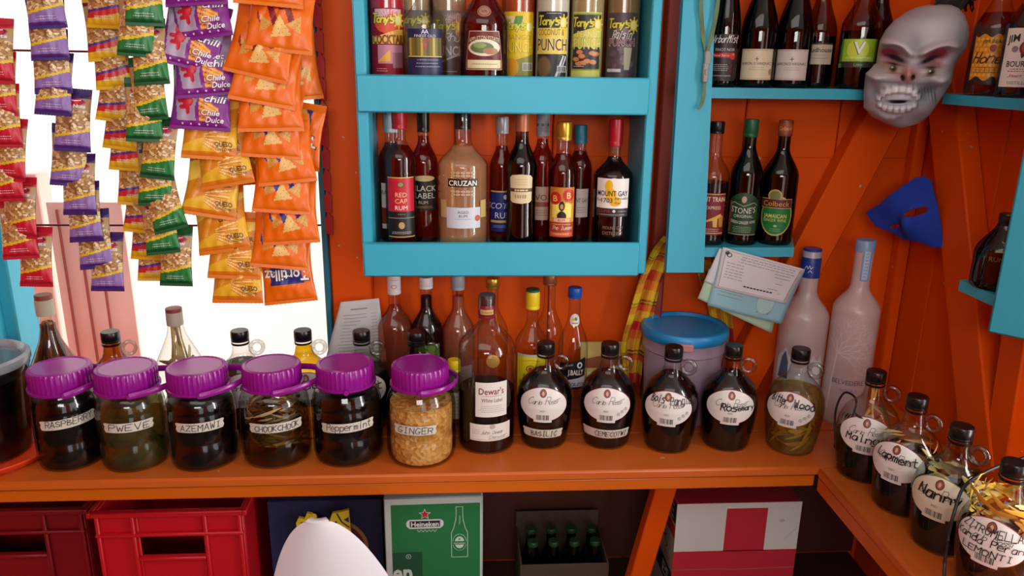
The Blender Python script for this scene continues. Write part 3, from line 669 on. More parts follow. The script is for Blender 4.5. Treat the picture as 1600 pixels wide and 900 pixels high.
# ================================================================== corner shelf bottles
ZC, ZD = 1.1905, 1.5105
p = bprof(.0335, .25, .14, .19, .0125)
A = Art().rect(-.031, -.047, .031, .04, '#7d1826').rect(-.031, .0375, .031, .039, '#d8b86a', 1).rect(-.031, -.044, .031, -.042, '#d8b86a', 1).text('NIGHT TRAIN', .0, .028, .010, '#eadfc0', 1, w=.06, bold=.01).text('EXPRESS', .006, .0105, .007, '#eadfc0', 1, w=.03)
A.poly([(-.026, -.026), (.022, -.002), (.026, -.008), (.016, -.012), (.016, -.03), (.008, -.03), (.006, -.016), (-.006, -.02), (-.008, -.03), (-.014, -.03), (-.016, -.022), (-.026, -.03)], '#e0b24a', 1).poly([(.018, -.012), (.028, -.006), (.028, -.03), (.02, -.03)], '#c98a32', 2).tiny(-.024, .026, -.035, 2, .004, '#e8d0a0', 1)
bottle('wine_bottle', 'black-capped bottle with maroon train label beside the turquoise upright', 'bottle', .516, -.085, ZC, p, GLASS, BLK, .13, (.0145, .228, .252, BLACK), A, .07)
p = bprof(.0325, .255, .14, .205, .0125, .85)
GRN = liquid('ginger_wine', '#0c1a08', .55, '#060a05')
A = Art().rect(-.031, -.05, .031, .022, '#1c4a2c').span(-.031, .031, lambda x: .02, lambda x: .022+.016*(1-(x/.031)**2), '#1c4a2c', 0).line([(-.029, .012), (-.02, .018), (0, .01), (.02, .018), (.029, .012)], .001, '#b8c8a0').ell(0, .024, .005, .007, '#c8a8a0', 1)
A.text("STONE'S", 0, .001, .0125, '#dfe3d6', 1, w=.05, arc=-5).text('ORIGINAL', .001, -.0105, .0065, '#d4dccc', 1, w=.04).text('GREEN GINGER WINE', .001, -.024, .0065, '#dfe3d6', 1, w=.052, arc=-4).tiny(-.02, .022, -.034, 4, .0035, '#9ab890').rect(-.031, -.05, .031, -.049, '#b8c8a0', 1).rect(-.031, -.045, -.024, .02, '#7a4a34', 1)
bottle('wine_bottle', 'green ginger wine bottle with green cap in the middle of the corner trio', 'bottle', .587, -.085, ZC, p, GREENG, GRN, .21, (.0145, .222, .257, GREENC, 0), A, .073)
p = bprof(.0365, .255, .14, .2, .0125, .9)
A = Art().ell(0, -.012, .034, .042, '#c6b45a').ell(0, -.012, .031, .039, '#117a3c', 1).ell(-.006, .03, .014, .013, '#c6a85a', 1).ell(-.006, .03, .011, .0105, '#6e7c4a', 2).rect(-.034, .004, .03, .024, '#c9a060', 2).rect(-.033, .0055, .029, .0225, '#57241c', 3).text('Colbeck', -.002, .014, .011, '#cda76a', 4, w=.052)
A.text('JAMAICAN', -.002, -.012, .0085, '#c8d070', 2, w=.046, bold=.02).text('GINGER WINE', -.002, -.021, .0065, '#c8d070', 2, w=.046).ell(0, -.033, .0035, .0025, '#9ad090', 2, 8).tiny(-.012, .012, -.04, 2, .004, '#7abf80', 2)
A2 = Art().rect(-.02, -.01, .02, .01, '#9a4a2c').text('Colbeck', 0, 0, .008, '#e0b070', 1, w=.026)
bottle('wine_bottle', 'dark green ginger wine bottle with brown capsule nearest the diagonal brace', 'bottle', .66, -.082, ZC, p, GREENG, GRN, .215, (.0147, .224, .256, mat('brown_capsule', '#7a3a22', .4), 0), A, .075, capart=A2)
# top corner row
p = bprof(.029, .3, .1, .24, .012, 1.0)
A = Art().rect(-.028, -.05, .028, .038, '#2c1a1a').hand('ArborMist', -.024, .027, .022, .013, .0013, '#e8e4e0', 1, .3, .03).text('PINOT NOIR', .003, .009, .006, '#d8d4d0', 1, w=.038).rect(-.028, -.006, .016, .003, '#c41c2c', 1).text('Mixed Berry', -.005, -.0015, .005, '#f0c8b8', 2, w=.032).ell(.018, -.003, .006, .007, '#c8322a', 2).ell(.019, .0, .002, .002, '#e0a040', 3, 8).tiny(-.022, .012, -.02, 4, .0035, '#bbbbbb').tiny(-.022, .022, -.041, 1, .003, '#cccccc').line([(.01, -.03), (.018, -.018), (.016, -.034), (.024, -.026)], .001, '#7a2a2a', 1)
bottle('wine_bottle', 'dark red wine bottle with red fruit band beside the green strap', 'bottle', .517, -.08, ZD, p, glassmat('mauve_glass', (.45, .3, .3)), BLK, .24, (.0142, .25, .302, RED, 0), A, .062)
for k, (x, lab) in enumerate(((.586, 'wine bottle with cream label left of its white-labelled twin'), (.658, 'wine bottle with white label right of its cream-labelled twin'))):
    p = bprof(.0355, .31, .1, .2, .0135, .8)
    A = Art().rect(-.033, -.028, .033, .03, '#d8cdae' if k == 0 else '#cfcac4').rect(-.031, .0275, .031, .0282, '#8a8270', 1).rect(-.031, -.026, .031, -.0253, '#8a8270', 1).line([(-.031, -.026), (-.031, .028)], .0006, '#8a8270').line([(.031, -.026), (.031, .028)], .0006, '#8a8270')
    A.line([(0, .008), (0, .015)], .0014, '#5a4a3a').line([(-.003, .0115), (.003, .0115)], .0014, '#5a4a3a').text("BARON D'ARIGNAC", 0, .003, .0055, '#2e2824', 1, w=.058).tiny(-.016, .018, -.005, 2, .004, '#a89c80').ell(.029, -.013, .004, .006, '#a08858' if k == 0 else '#cfcac4', 1)
    bottle('wine_bottle', lab, 'bottle', x, -.08, ZD, p, AMBERG, BLK, .22, (.0155, .245, .312, mat('wine_foil', '#5a1420', .4), 0), A, .043)
p = bprof(.033, .3, .105, .18, .0135)
A = Art().rect(-.031, -.02, .031, .018, '#b8ad98').text('Mudhouse', .004, .008, .009, '#2a2624', 1, w=.05, bold=.015).tiny(-.01, .02, -.003, 1, .004, '#8a8070').tiny(-.014, .024, -.009, 1, .003, '#6a6050', 1).rect(-.031, .019, .031, .021, '#2a2422', 1)
bottle('wine_bottle', 'dark bottle with beige band label behind the lime green label', 'bottle', .722, -.05, ZD, p, glassmat('brown_glass', (.55, .36, .3)), BLK, .1, (.0155, .25, .302, BLACK, 0), A, .066)
p = bprof(.0375, .3, .115, .18, .0145)
A = Art().rect(-.036, -.016, .036, .026, '#3f8a1e').rect(-.031, -.016, .031, .026, '#9ac42a', 1).ell(-.002, .006, .02, .019, '#c4de4a', 2).text('V', 0, .01, .024, '#1e4a14', 3, bold=.03).text('V', .0008, .0105, .023, '#eef4e4', 4, bold=.02).text('VINE WORKS', 0, -.0095, .0045, '#e0f0c0', 3, w=.05).rect(-.034, -.027, .034, -.0165, '#2c3030', 1).text('Lime', .002, -.0215, .006, '#6abf3a', 2).rect(-.04, -.028, -.031, -.02, '#4c9a2a', 2).rect(.031, -.028, .04, -.02, '#4c9a2a', 2)
bottle('wine_bottle', 'bottle with bright lime green label lettered V', 'bottle', .783, -.1, ZD, p, glassmat('brown_glass2', (.6, .42, .38)), BLK, .11, (.0165, .25, .302, BLACK, 0), A, .068)
p = bprof(.03, .3, .11, .18, .0135)
A = Art().rect(-.028, -.02, .028, .02, '#6a3028').text('&', .016, .0, .014, '#1a1210', 1, bold=.02)
bottle('wine_bottle', 'dark red bottle at the shelf end between lime label and skull mask', 'bottle', .842, -.05, ZD, p, MATS['brown_glass'], BLK, .2, (.0155, .25, .302, BLACK, 0), A, .062)
# right wall shelf
p = bprof(.036, .3, .11, .17, .014, 1.2)
A = Art()
A.rect(-.032, -.045, .032, .045, '#d08a1e').span(-.032, .032, lambda x: .036+.003*sin(300*x), lambda x: .048, '#2a1a10', 1)
for i in range(9):
    for j in range(8): A.ell(-.028+i*.007+(j % 2)*.0035, -.03+j*.0085, .0028, .0034, '#e8a832', 1, 6)
A.text('JIM BEAM', 0, .027, .007, '#3a2010', 2, w=.034, arc=8).ell(0, .015, .005, .006, '#8c2a1c', 2).hand('Honey', -.03, .026, -.01, .017, .0018, '#1e120c', 3, .35, .02).tiny(-.026, .01, -.018, 3, .004, '#6a4010', 2).span(-.032, .032, lambda x: -.046, lambda x: -.036+.004*sin(250*x), '#1a120e', 2)
bottle('bourbon_bottle', 'honey bourbon bottle with gold honeycomb label on right wall shelf', 'bottle', .933, -.285, 1.5065, p, GLASS, RUM_A, .14, (.0165, .26, .302, BLACK, 0), A, .065)
A = Art().rect(-.033, -.045, .033, .048, '#e9e4da').text('JIM BEAM', 0, .034, .012, '#26201e', 1, w=.058, bold=.02, arc=4).ell(0, .017, .009, .011, '#7c1420', 1).ell(0, .017, .0055, .0068, '#b8404a', 2).text('B', 0, .017, .005, '#f0dcd8', 3).poly([(-.006, .008), (.006, .008), (.004, 0), (0, .004), (-.004, 0)], '#201a1a', 1).ell(-.015, .015, .005, .005, '#8c8a88', 1).ell(.015, .015, .005, .005, '#8c8a88', 1)
A.text('BOURBON', 0, -.008, .0095, '#201c1a', 1, w=.048, bold=.015).tiny(-.022, .022, -.017, 2, .0035, '#554c48').hand('James Beam', -.02, .022, -.029, .005, .0006, '#a82a3a', 1, .3).text('DISTILLERY', 0, -.038, .005, '#665e58', 1, w=.036)
bottle('bourbon_bottle', 'bourbon bottle with white label and red seal on right wall shelf', 'bottle', .935, -.365, 1.5065, p, GLASS, BLK, .15, (.0165, .26, .302, BLACK, 0), A, .062)
# dim bottle on the lower right shelf
p = bprof(.042, .125, .06, .118, .014, 1.1)
A = Art().line([(.012, -.02), (.022, -.012), (.022, .02), (.0, .03)], .0014, '#c9b060').line([(-.004, .034), (.014, .03), (.012, .02), (-.01, .018)], .0014, '#c9b060').text('RUM', -.006, .006, .008, '#8a6a3a')
bottle('flask', 'squat dark brown flask on the small right wall shelf', 'bottle', .914, -.432, 1.1915, p, glassmat('brown_glass3', (.4, .26, .16)), liquid('flask_rum', '#3a1a0c', .5, '#24140c'), .1, (.015, .108, .128, BLACK), A, .05)

# ================================================================== row of purple-lidded jars
def herbs(parent, name, R, z0, z1, n, cols, seed, ln=.04, wd=.008, curl=.4, edge=.9, vert=.5):
    """leaves, peels or roots packed inside a jar: curled strips in one mesh"""
    r = random.Random(seed); m = MB()
    for k in range(n):
        a = r.uniform(0, 2*pi); rad = R*edge*sqrt(r.uniform(.35, 1)); z = r.uniform(z0, z1)
        c = np.array([rad*cos(a), rad*sin(a), z]); tz = r.uniform(-1, 1)*vert; ta = a+pi/2
        d = np.array([cos(ta)*sqrt(max(0, 1-tz*tz)), sin(ta)*sqrt(max(0, 1-tz*tz)), tz]); nrm = np.array([cos(a), sin(a), r.uniform(-.4, .4)]); nrm /= np.linalg.norm(nrm)
        s = np.cross(d, nrm); s /= np.linalg.norm(s); L = ln*r.uniform(.5, 1.2); W = wd*r.uniform(.5, 1.2); pts = []; N = 6
        for i in range(N+1):
            t = i/N-.5; q = c+d*L*t-nrm*curl*L*t*t+s*r.uniform(-.1, .1)*W; h = W*.5*(1-.8*abs(2*t)**2)
            for p in (q-s*h, q+nrm*W*.12, q+s*h):
                rr = math.hypot(p[0], p[1]); lim = R*.955
                p = np.array([p[0]*min(1, lim/(rr+1e-9)), p[1]*min(1, lim/(rr+1e-9)), min(max(p[2], z0-.004), z1+.012)]); pts.append(p)
        cc = lin(r.choice(cols))
        m.add(pts, [(3*i+j, 3*i+j+1, 3*i+j+4, 3*i+j+3) for i in range(N) for j in (0, 1)], cc)
    o = m.build(name, MATS['printed_card'], parent, smooth=80); return o
JR = .0605
JP = [(0, .004), (.05, .001), (.058, 0), (.0645, .006), (.067, .016), (.067, .05), (.0655, .0535), (.0655, .057), (.067, .06), (.0668, .108), (.0655, .112), (.0655, .115), (.066, .118), (.063, .13), (.055, .142), (.0505, .147), (.0505, .158)]
JP = [(r*.903 if r > .06 else r*.95, z) for r, z in JP]
def tape(w, h, txt, th, seed, x0=None, x1=None, lean=.1, wd=.0012, tilt=0):
    A = Art(.003, .005); r = random.Random(seed)
    A.rect(-w/2, -h/2, w/2, h/2, '#cfcabd', 0, tilt)
    for s in (-1, 1):   # torn ends
        A.poly([(s*w/2, -h/2+tilt*s*w/2), (s*(w/2+.003), -h*.2+tilt*s*w/2), (s*(w/2+.001), h*.1+tilt*s*w/2), (s*(w/2+.0035), h*.4+tilt*s*w/2), (s*w/2, h/2+tilt*s*w/2)], '#cfcabd', 0)
    for k in range(3): x = r.uniform(-.4, .4)*w; A.rect(x, -h/2, x+.0008, h/2, '#b9b3a4', 1, tilt)
    A.hand(txt, x0 if x0 is not None else -w*.42, x1 if x1 is not None else w*.45, -th/2, th, wd, '#16161f', 2, lean, .06, tilt, seed); return A
def jar(label, x, y, txt, k, lq, fill, lz, handle, seed, herb=None, tw=.095, turn=0, tilt=0, th=.0115, lidz=0, rough_top=None):
    t = thing('storage_jar', label, 'jar', (x, y, CT), facecam(x, y), 'purple lidded jars along the counter')
    prof = [(r*k if r > .052 else r, z) for r, z in JP]
    if herb: herbs(t, herb[0], JR*.95*k, *herb[1:])
    if lq: lathe(inner(prof, fill, .955), 44).build('drink', lq, t)
    lathe(prof, 48).build('jar_body', PLASTIC_CLR, t)
    lid = lathe([(.0545, .152), (.0555, .154), (.0555, .188), (.0535, .1925), (.048, .194), (.047, .1925), (0, .192)], 80, .03).build('lid', PURPLE, t)
    lathe([(.0575, .1515), (.0585, .1525), (.0585, .157), (.0545, .158), (.0545, .1515)], 48, cap=False).build('collar', PURPLE, lid)
    if handle:
        a, z0, zt = handle; pts = []
        for i in range(15):
            q = -pi*.52+pi*1.04*i/14; pts.append((.056*a*max(-.05, cos(q))+.004, .062*sin(q), z0+zt*cos(q)))
        tube(spline(pts, 3), .006, 8, flat=(.35, 1)).build('carry_handle', PURPLE, t)
    for s in (-1, 1): lathe([(.005, -.003), (.006, 0), (.005, .003), (0, .003)], 12).xf(lambda px, py, pz: (px, s*.0585+pz*s, .154+py)).build('pivot', PURPLE, lid)
    tape(tw, .0185, txt, th, seed, tilt=tilt).wrap(cyl(rfun(prof[3:]), lz, turn), 'tape_label', PRINT, t)
    return t
DARKG = liquid('dark_infusion', '#20180c', .5, '#0c0a06', 30); OLIVE = liquid('olive_infusion', '#948c50', .4, '#5a5428', 25); BROWNI = liquid('brown_infusion', '#241008', .55, '#0d0605', 30)
GREENI = liquid('green_infusion', '#3c4420', .4, '#15170a', 30); HONEYI = liquid('honey_infusion', '#f2d8a0', .0, '#a07030'); STRAWI = liquid('straw_infusion', '#e0cc88', .16, '#a08c48', 20)
jar('purple-lidded jar with tape label reading RASPBERRY, left end of the jar row', -.761, -.257, 'RASPBERRY', 0.98, DARKG, .135, .1, (1.25, .156, .012), 1, ('leaves', .01, .11, 60, ['#2c2a18', '#4a4020', '#1c1a12', '#3a3420'], 2, .035, .014), tilt=.06)
jar('purple-lidded jar of olive liquid with bark, tape label PWEVE', -.638, -.262, 'PWEVE', 1.03, OLIVE, .13, .095, (1.7, .156, .006), 2, ('bark', .01, .1, 16, ['#2c2614', '#5a5230', '#7a7048', '#3a2f18'], 3, .06, .02), .085, -.15)
jar('purple-lidded jar of near-black drink with tape label AZEMAWI', -.507, -.262, 'AZEMAWI', 1.06, BROWNI, .132, .094, (1.6, .156, .01), 3, ('leaves', .01, .1, 20, ['#2a1408', '#3a2010', '#1a0e08'], 4, .04, .014), .085, -.1)
jar('purple-lidded jar packed with pale fibres, tape label CHOOKCHOOK', -.37, -.254, 'CHOOKCHOOK', 1.1, liquid('chook_infusion', '#b8a468', .06, '#2a2412'), .09, .088, (1.65, .156, .008), 4, ('fibres', .035, .125, 170, ['#a8905a', '#7c6a3c', '#c0a870', '#5a4c2a', '#3a3018'], 5, .05, .006, .5), .098, 0)
jar('purple-lidded jar of black drink with tape label Peppermint', -.231, -.252, 'Peppermint', 1.12, DARKG, .128, .086, None, 5, ('leaves', .01, .1, 30, ['#14140c', '#201c10', '#2c2414'], 6, .035, .014), .1, 0, .04, .013)
jg = jar('purple-lidded jar full of chopped ginger, tape label GINGER', -.086, -.262, 'GINGER', 1.12, HONEYI, .132, .083, (1.2, .156, .004), 6, ('surface_chips', .01, .118, 300, ['#d8b070', '#c89850', '#e8c890', '#b88440', '#efd8a8'], 7, .014, .011, .3), .08, -.2)
lathe(inner([(r*1.12 if r > .052 else r, z) for r, z in JP], .118, .9), 40).build('ginger', chips_mat('ginger_chips', '#c89a60', '#f2ddb8', 130), jg)

# ---- large tub on its tray at the left
tr = lathe([(0, .002), (.105, .0), (.118, .004), (.126, .016), (.124, .018), (.112, .006), (0, .004)], 64).build('serving_plate', mat('orange_red_plastic', '#e2431c', .35)); tr.location = (-.935, -.232, CT); tag(tr, 'orange red plastic plate under the big clear tub', 'plate')
tb = thing('plastic_tub', 'big clear plastic tub of dark infusion on the orange plate', 'tub', (-.935, -.235, CT+.0045))
TP = [(0, .003), (.07, .0), (.076, .004), (.078, .02), (.094, .17), (.0965, .175), (.0965, .19)]
herbs(tb, 'leaves', .078, .08, .155, 80, ['#6a4a2a', '#4a3018', '#8a6238', '#2c1c10'], 8, .035, .014)
lathe([(0, .005)]+[(.075, .006), (.09, .16)]+[(0, .16)], 40).build('drink', liquid('tub_infusion', '#3a2014', .35, '#1a0d08', 25), tb)
lathe(TP, 56).build('tub_body', PLASTIC_CLR, tb)
ld = lathe([(.0975, .182), (.1, .186), (.1, .198), (.094, .202), (.088, .198), (.084, .19), (0, .189)], 56).build('lid', glassmat('lid_plastic', (.8, .84, .88), rough=.15, frost=.5, frostcol='#c2c6cc'), tb)

# ---- whisky bottle
p = bprof(.057, .315, .205, .262, .0165, .55, .95)
A = Art().rect(-.022, -.035, .043, .038, '#e6e1da').text("Dewar's", .010, .02, .014, '#8a2430', 1, w=.05, bold=.01).tiny(-.012, .034, .009, 1, .003, '#a05a5a').text('White Label', .011, .001, .009, '#7a3a40', 1, w=.042, sh=.15).tiny(-.015, .036, -.012, 4, .0042, '#a89a96', 1)
A2 = Art().rect(-.034, -.019, .053, .017, '#e3ded6').ell(.012, .012, .006, .005, '#b8b0a8', 1).hand('John Dewar ', -.012, .04, -.004, .007, .0006, '#55504c', 1, .3, .03).hand('Dewar', .004, .045, -.0135, .006, .0006, '#55504c', 1, .5, .03).tiny(-.03, -.012, .004, 3, .004, '#b0a8a0').line([(-.034, -.016), (.053, -.016)], .0006, '#a85a5a')
dw = bottle('whisky_bottle', 'large whisky bottle with two white labels beside the ginger jar', 'bottle', .044, -.218, CT, p, GLASS, liquid('whisky', '#3c0c06', .4, '#220805'), .125, (.0172, .272, .298, mat('wine_red_capsule', '#7c1c2c', .35), 0), A, .118, art2=A2, az2=.05)
capm(.0165, .298, .318, ring=False).build('stopper', mat('brown_stopper', '#3a1c14', .4), dw)
lathe([(.013, -.0012), (.013, .0008), (.0115, .0012), (0, .0012)], 24).xf(lambda a, b, z: (a+.012, -.0505-z-.0, b+.198)).build('seal', mat('gold_seal', '#c39a4a', .35, metal=.6), dw)
Art().rect(-.014, -.005, .014, .005, '#c9a860').text('The Ancestor', 0, 0, .004, '#6a1020', 1, w=.024).wrap(lambda a, b, l: ((.0177+.0003*l)*sin(a/.0177), -(.0177+.0003*l)*cos(a/.0177), .286+b), 'capsule_print', PRINT, dw)

# ================================================================== loop-handled jugs
JH = .215
def jugprof(R=.0578):
    return [(0, .005), (.040, .001), (.0435, 0), (.0465, .005), (.0485, .014), (R*.935, .045), (R*.99, .075), (R, .095), (R*.95, .115), (R*.83, .132), (R*.62, .146), (.027, .154), (.0215, .16), (.0185, .168), (.0165, .18), (.0165, .19), (.0155, .2)]
def rossi(red='#7c2438', hand=None, extra=None, bg='#e2dfdc'):
    A = Art(.003, .004)
    A.ell(0, 0, .0525, .0345, red, 0, 40).ell(0, 0, .0512, .0332, bg, 1, 40).rect(-.018, -.0365, .018, -.028, bg, 1)
    A.ell(0, .0235, .0075, .0078, '#5a2420', 2).ell(0, .0235, .0062, .0065, '#8c4a3c', 3).ell(.0, .0235, .0026, .004, '#c8a890', 4, 10)
    for i, (ch, dx) in enumerate(zip('Carlo Rossi', (0, .011, .0165, .021, .0245, .0, .036, .044, .0495, .0545, .059))):
        if ch != ' ': A.hand(ch, -.033+dx, -.033+dx+(.011 if ch in 'CR' else .0062), .001+dx*.05, .0135 if ch in 'CR' else .0078, .0008, '#3a3634', 2, .35, .0)
    A.line([(.027, .011), (.037, .0125)], .0007, '#3a3634', 2)
    A.text('RED', -.0005, -.0115, .0038, '#77706c', 2).bars(-.0125, -.031, .0125, -.020, '#444444', 2, 13)
    if extra:
        for k in range(3): A.ell(.024+k*.0075, -.018+k*.005, .0032, .0034, '#5a5450', 2, 12); A.ell(.024+k*.0075, -.018+k*.005, .0025, .0027, bg, 3, 12); A.line([(.023+k*.0075, -.0165+k*.005), (.025+k*.0075, -.0195+k*.005)], .0009, '#5a5450', 4)
    if hand:
        for h in hand: A.hand(h[0], h[1], h[2], h[3], h[4], (h[5] if len(h) > 5 else .0026)*.68, '#0c0c12', 5, .1, .06, h[6] if len(h) > 6 else 0, 3)
    return A
def jug(label, x, y, lq, fill, art=None, tp=None, off=0, glass=None, herb=None, ringoff=0, z=CT, capmat=None, group='loop handled jugs on the counter', lz=.103, tz=.04, tcolor=None):
    t = thing('glass_jug', label, 'jug', (x, y, z), facecam(x, y, off), group); pr = jugprof(); g = glass or GLASS
    if herb: herbs(t, *herb)
    if lq: lathe(inner(pr, fill, .96), 44).build('drink', lq, t)
    lathe(pr, 48).build('glass_body', g, t)
    ring = [(.0315+.0125*cos(a), 0, .174+.0135*sin(a)) for a in [radians(178-350*i/20) for i in range(21)]]
    hd = tube(ring, .0046, 10).build('loop_handle', glassmat('handle_glass', (.8, .82, .8), edge=.5, gl=.12) if g is GLASS else glassmat('handle_green', (.7, .85, .76), edge=.5, gl=.12), t)
    if ringoff: hd.rotation_euler = (0, 0, radians(ringoff))
    capm(.0182, .193, JH, .03).build('cap', capmat or BLACK, t)
    lathe([(.0178, .186), (.0182, .187), (.0182, .1895), (.0165, .19)], 32, cap=False).build('cap_ring', BLACK, t)
    rf = rfun(pr[3:])
    if art: art.wrap(cyl(rf, lz), 'label', PRINT, t)
    if tp: tp.wrap(cyl(rf, tz), 'tape_label', PRINT, t)
    return t
DARKJ = liquid('jug_black', '#1c0a06', .6, '#0c0504'); DARKR = liquid('jug_wine', '#2c0608', .6, '#140406')
jug('loop-handled jug of dark drink with tape label BASILIC', .163, -.212, DARKJ, .155, rossi(), tape(.08, .019, 'BASILIC', .011, 11, -.024, .03), -3)
jug('loop-handled jug of dark drink with tape label CEMECOTWI', .292, -.218, DARKJ, .15, rossi(extra=1), tape(.1, .0195, 'CEMECOTWI', .0115, 12, -.022, .046), -1)
jug('loop-handled jug of dark wine-red drink handwritten Bois Pangla', .416, -.24, DARKR, .158, rossi(extra=1, hand=[('Bois', -.036, -.006, .012, .014), ('Pangla', .004, .05, .011, .0135, .0022)]), None, -4)
jug('loop-handled jug of black drink handwritten Rosemary', .539, -.236, DARKJ, .158, rossi(hand=[('Ros', -.02, .012, -.006, .014, .0032), ('emary', .012, .048, -.004, .009, .0024)]), None, 6)
jug('loop-handled jug of pale yellow infusion with peels handwritten Bitter Wood', .668, -.258, STRAWI, .128, rossi(red='#9a3a38', extra=1, hand=[('Bitter', -.039, -.004, .012, .014, .0026, -.08), ('Wood', .008, .05, .009, .014, .003, -.2)]), None, -10, herb=('peels', .05, .01, .1, 46, ['#d8b440', '#c09a34', '#e8cc62', '#9c7c2c', '#b8a858'], 21, .06, .013, .4, .9, .9))
jug('loop-handled jug with straw stem and cap, handwritten Mainga', .764, -.369, liquid('mainga_infusion', '#4a4420', .3, '#1a180c', 30), .085, rossi(hand=[('Mainga', -.034, .036, -.012, .013, .0028)]), None, -3, herb=('fibres', .052, .01, .135, 50, ['#4a4420', '#6a5c30', '#a88850', '#2c2814', '#c8a868'], 22, .05, .007, .4, .95, .8), ringoff=0)
jug('loop-handled jug behind the Nanny jug handwritten Lapment', .777, -.482, liquid('lament_infusion', '#28100a', .5, '#120806', 30), .105, rossi(hand=[('Lapment', -.034, .038, .006, .013, .0028, -.06)]), None, -21, herb=('fibres', .052, .08, .13, 30, ['#c89850', '#a87838', '#6a4420', '#e0b870'], 23, .05, .007, .4, .95, .8))
jug('pale green glass jug of dark infusion handwritten Nanny', .783, -.595, liquid('nanny_infusion', '#302010', .45, '#141008', 30), .1, rossi('#6a7a3a', hand=[('Nanny', -.032, .036, .002, .015, .0036, -.06)], bg='#d2cdb4'), None, -17, glass=PALEGREEN, herb=('fibres', .052, .08, .135, 40, ['#a8884a', '#6a5028', '#8a6c38', '#c8a868'], 24, .045, .01, .4, .95, .8))
cj = jug('loop-handled jug with yellow fibres and three handwritten lines, nearest right edge', .788, -.709, liquid('citronella_infusion', '#6a3810', .3, '#2c1808', 30), .1, rossi('#9a3030', hand=[('ZITROMELLA', -.042, .044, .012, .0105, .0018), ('Kanda Peran', -.048, .046, -.004, .01, .0018), ('LEMONTI', -.034, .034, -.02, .0105, .0018)]), None, -12, herb=('fibres', .054, .05, .16, 90, ['#e0a82a', '#f0c850', '#c88a20', '#8a5a1c', '#f4d878'], 25, .06, .009, .4, .9, .9))
for o in list(bpy.data.objects):
    if o.get('category') == 'jug' and o.location.x > .7: o.scale = (.974, .974, .985)
# stems poking up in the necks
def stems(parent, name, z0, z1, n, r, cols, seed, spread=.012, top=.006):
    rr = random.Random(seed); m = MB()
    for k in range(n):
        a = rr.uniform(0, 6.28); b = rr.uniform(0, 6.28); q = tube(spline([(spread*cos(a), spread*sin(a), z0), (spread*.7*cos(b), spread*.7*sin(b), (z0+z1)/2), (top*cos(a+.5), top*sin(a+.5), z1)], 4), r*rr.uniform(.6, 1.2), 6)
        c = lin(rr.choice(cols)); q.c = [c]*len(q.f); m = join(m, q)
    return m.build(name, CARD, parent)
for o in list(bpy.data.objects):
    if o.get('label', '').endswith('Mainga'): stems(o, 'stem', .1, .188, 2, .003, ['#c89a50', '#d8b070'], 5, .03, .006)

# ---- back row on the counter, left of the window post
jug('loop-handled jug of amber liquid against the window behind the two left jars', -.722, -.125, liquid('amber_oil', '#d09810', .1, '#805808'), .185, None, None, 0, group='loop handled jugs at the back')
jug('clear loop-handled jug with handwritten label behind the AZEMAWI and CHOOKCHOOK jars', -.463, -.125, liquid('root_infusion', '#3c2a1c', .4, '#1a120c', 30), .145, rossi(hand=[('Fey', -.03, .03, .002, .015, .003)]), None, 0, group='loop handled jugs at the back')
jug('loop-handled jug of bright yellow oil behind the CHOOKCHOOK jar', -.335, -.125, liquid('yellow_oil', '#e8c020', .06, '#907010'), .178, rossi(hand=[('Rou', -.03, .03, .002, .015, .003)]), None, 0, group='loop handled jugs at the back')
jug('clear loop-handled jug in front of the receipt behind the Peppermint jar', -.214, -.132, DARKJ, .13, rossi(hand=[('Pwit', -.03, .04, .0, .016, .003)]), None, 0, group='loop handled jugs at the back')
jug('loop-handled jug with smoky neck behind the GINGER jar', -.1, -.14, liquid('smoke_infusion', '#3a3018', .3, '#1c1810'), .16, None, None, 0, group='loop handled jugs at the back', glass=glassmat('smoky_glass', (.72, .74, .66)))
# round flask with roots
p = [(0, .006), (.03, .001), (.036, 0), (.044, .012), (.056, .05), (.058, .085), (.05, .125), (.034, .16), (.021, .19), (.0155, .215), (.015, .25), (.0165, .2505), (.0165, .256), (.015, .2565), (.0145, .265)]
fl = bottle('round_flask', 'round-bodied flask of amber infusion with roots and cork top at far left', 'bottle', -.853, -.105, CT, p, GLASS, liquid('root_amber', '#b86c0c', .2, '#4a2c08', 25), .225, (.0175, .245, .278, mat('cork_cap', '#a8a088', .6), 0, 1))
stems(fl, 'root', .06, .23, 26, .003, ['#8a5a1c', '#5a3c14', '#b07c2c', '#3a2810'], 6, .034, .008)
capm(.0165, .278, .288, ring=False).build('wax_seal', mat('brown_wax', '#7a3c2c', .5), fl)
p = [(0, .006), (.04, .001), (.046, 0), (.049, .012), (.05, .12), (.046, .14), (.03, .175), (.019, .2), (.0148, .22), (.0145, .24)]
t2 = bottle('round_flask', 'clear bottle of dry sticks with red-brown cap against the window', 'bottle', -.598, -.105, CT, p, GLASS, None, None, (.0165, .222, .25, mat('grey_band', '#a09a8a', .5), 0, 1))
stems(t2, 'stick', .01, .225, 16, .003, ['#9a8048', '#b89a5c', '#7a6434', '#c8b078'], 8, .024, .007)
herbs(t2, 'dry_leaves', .044, .03, .16, 24, ['#b89a60', '#9a7c44', '#d0b880'], 9, .06, .018, .3, .8, 1)
capm(.0162, .25, .258, ring=False).build('wax_seal', mat('red_brown_wax', '#7c3430', .5), t2)

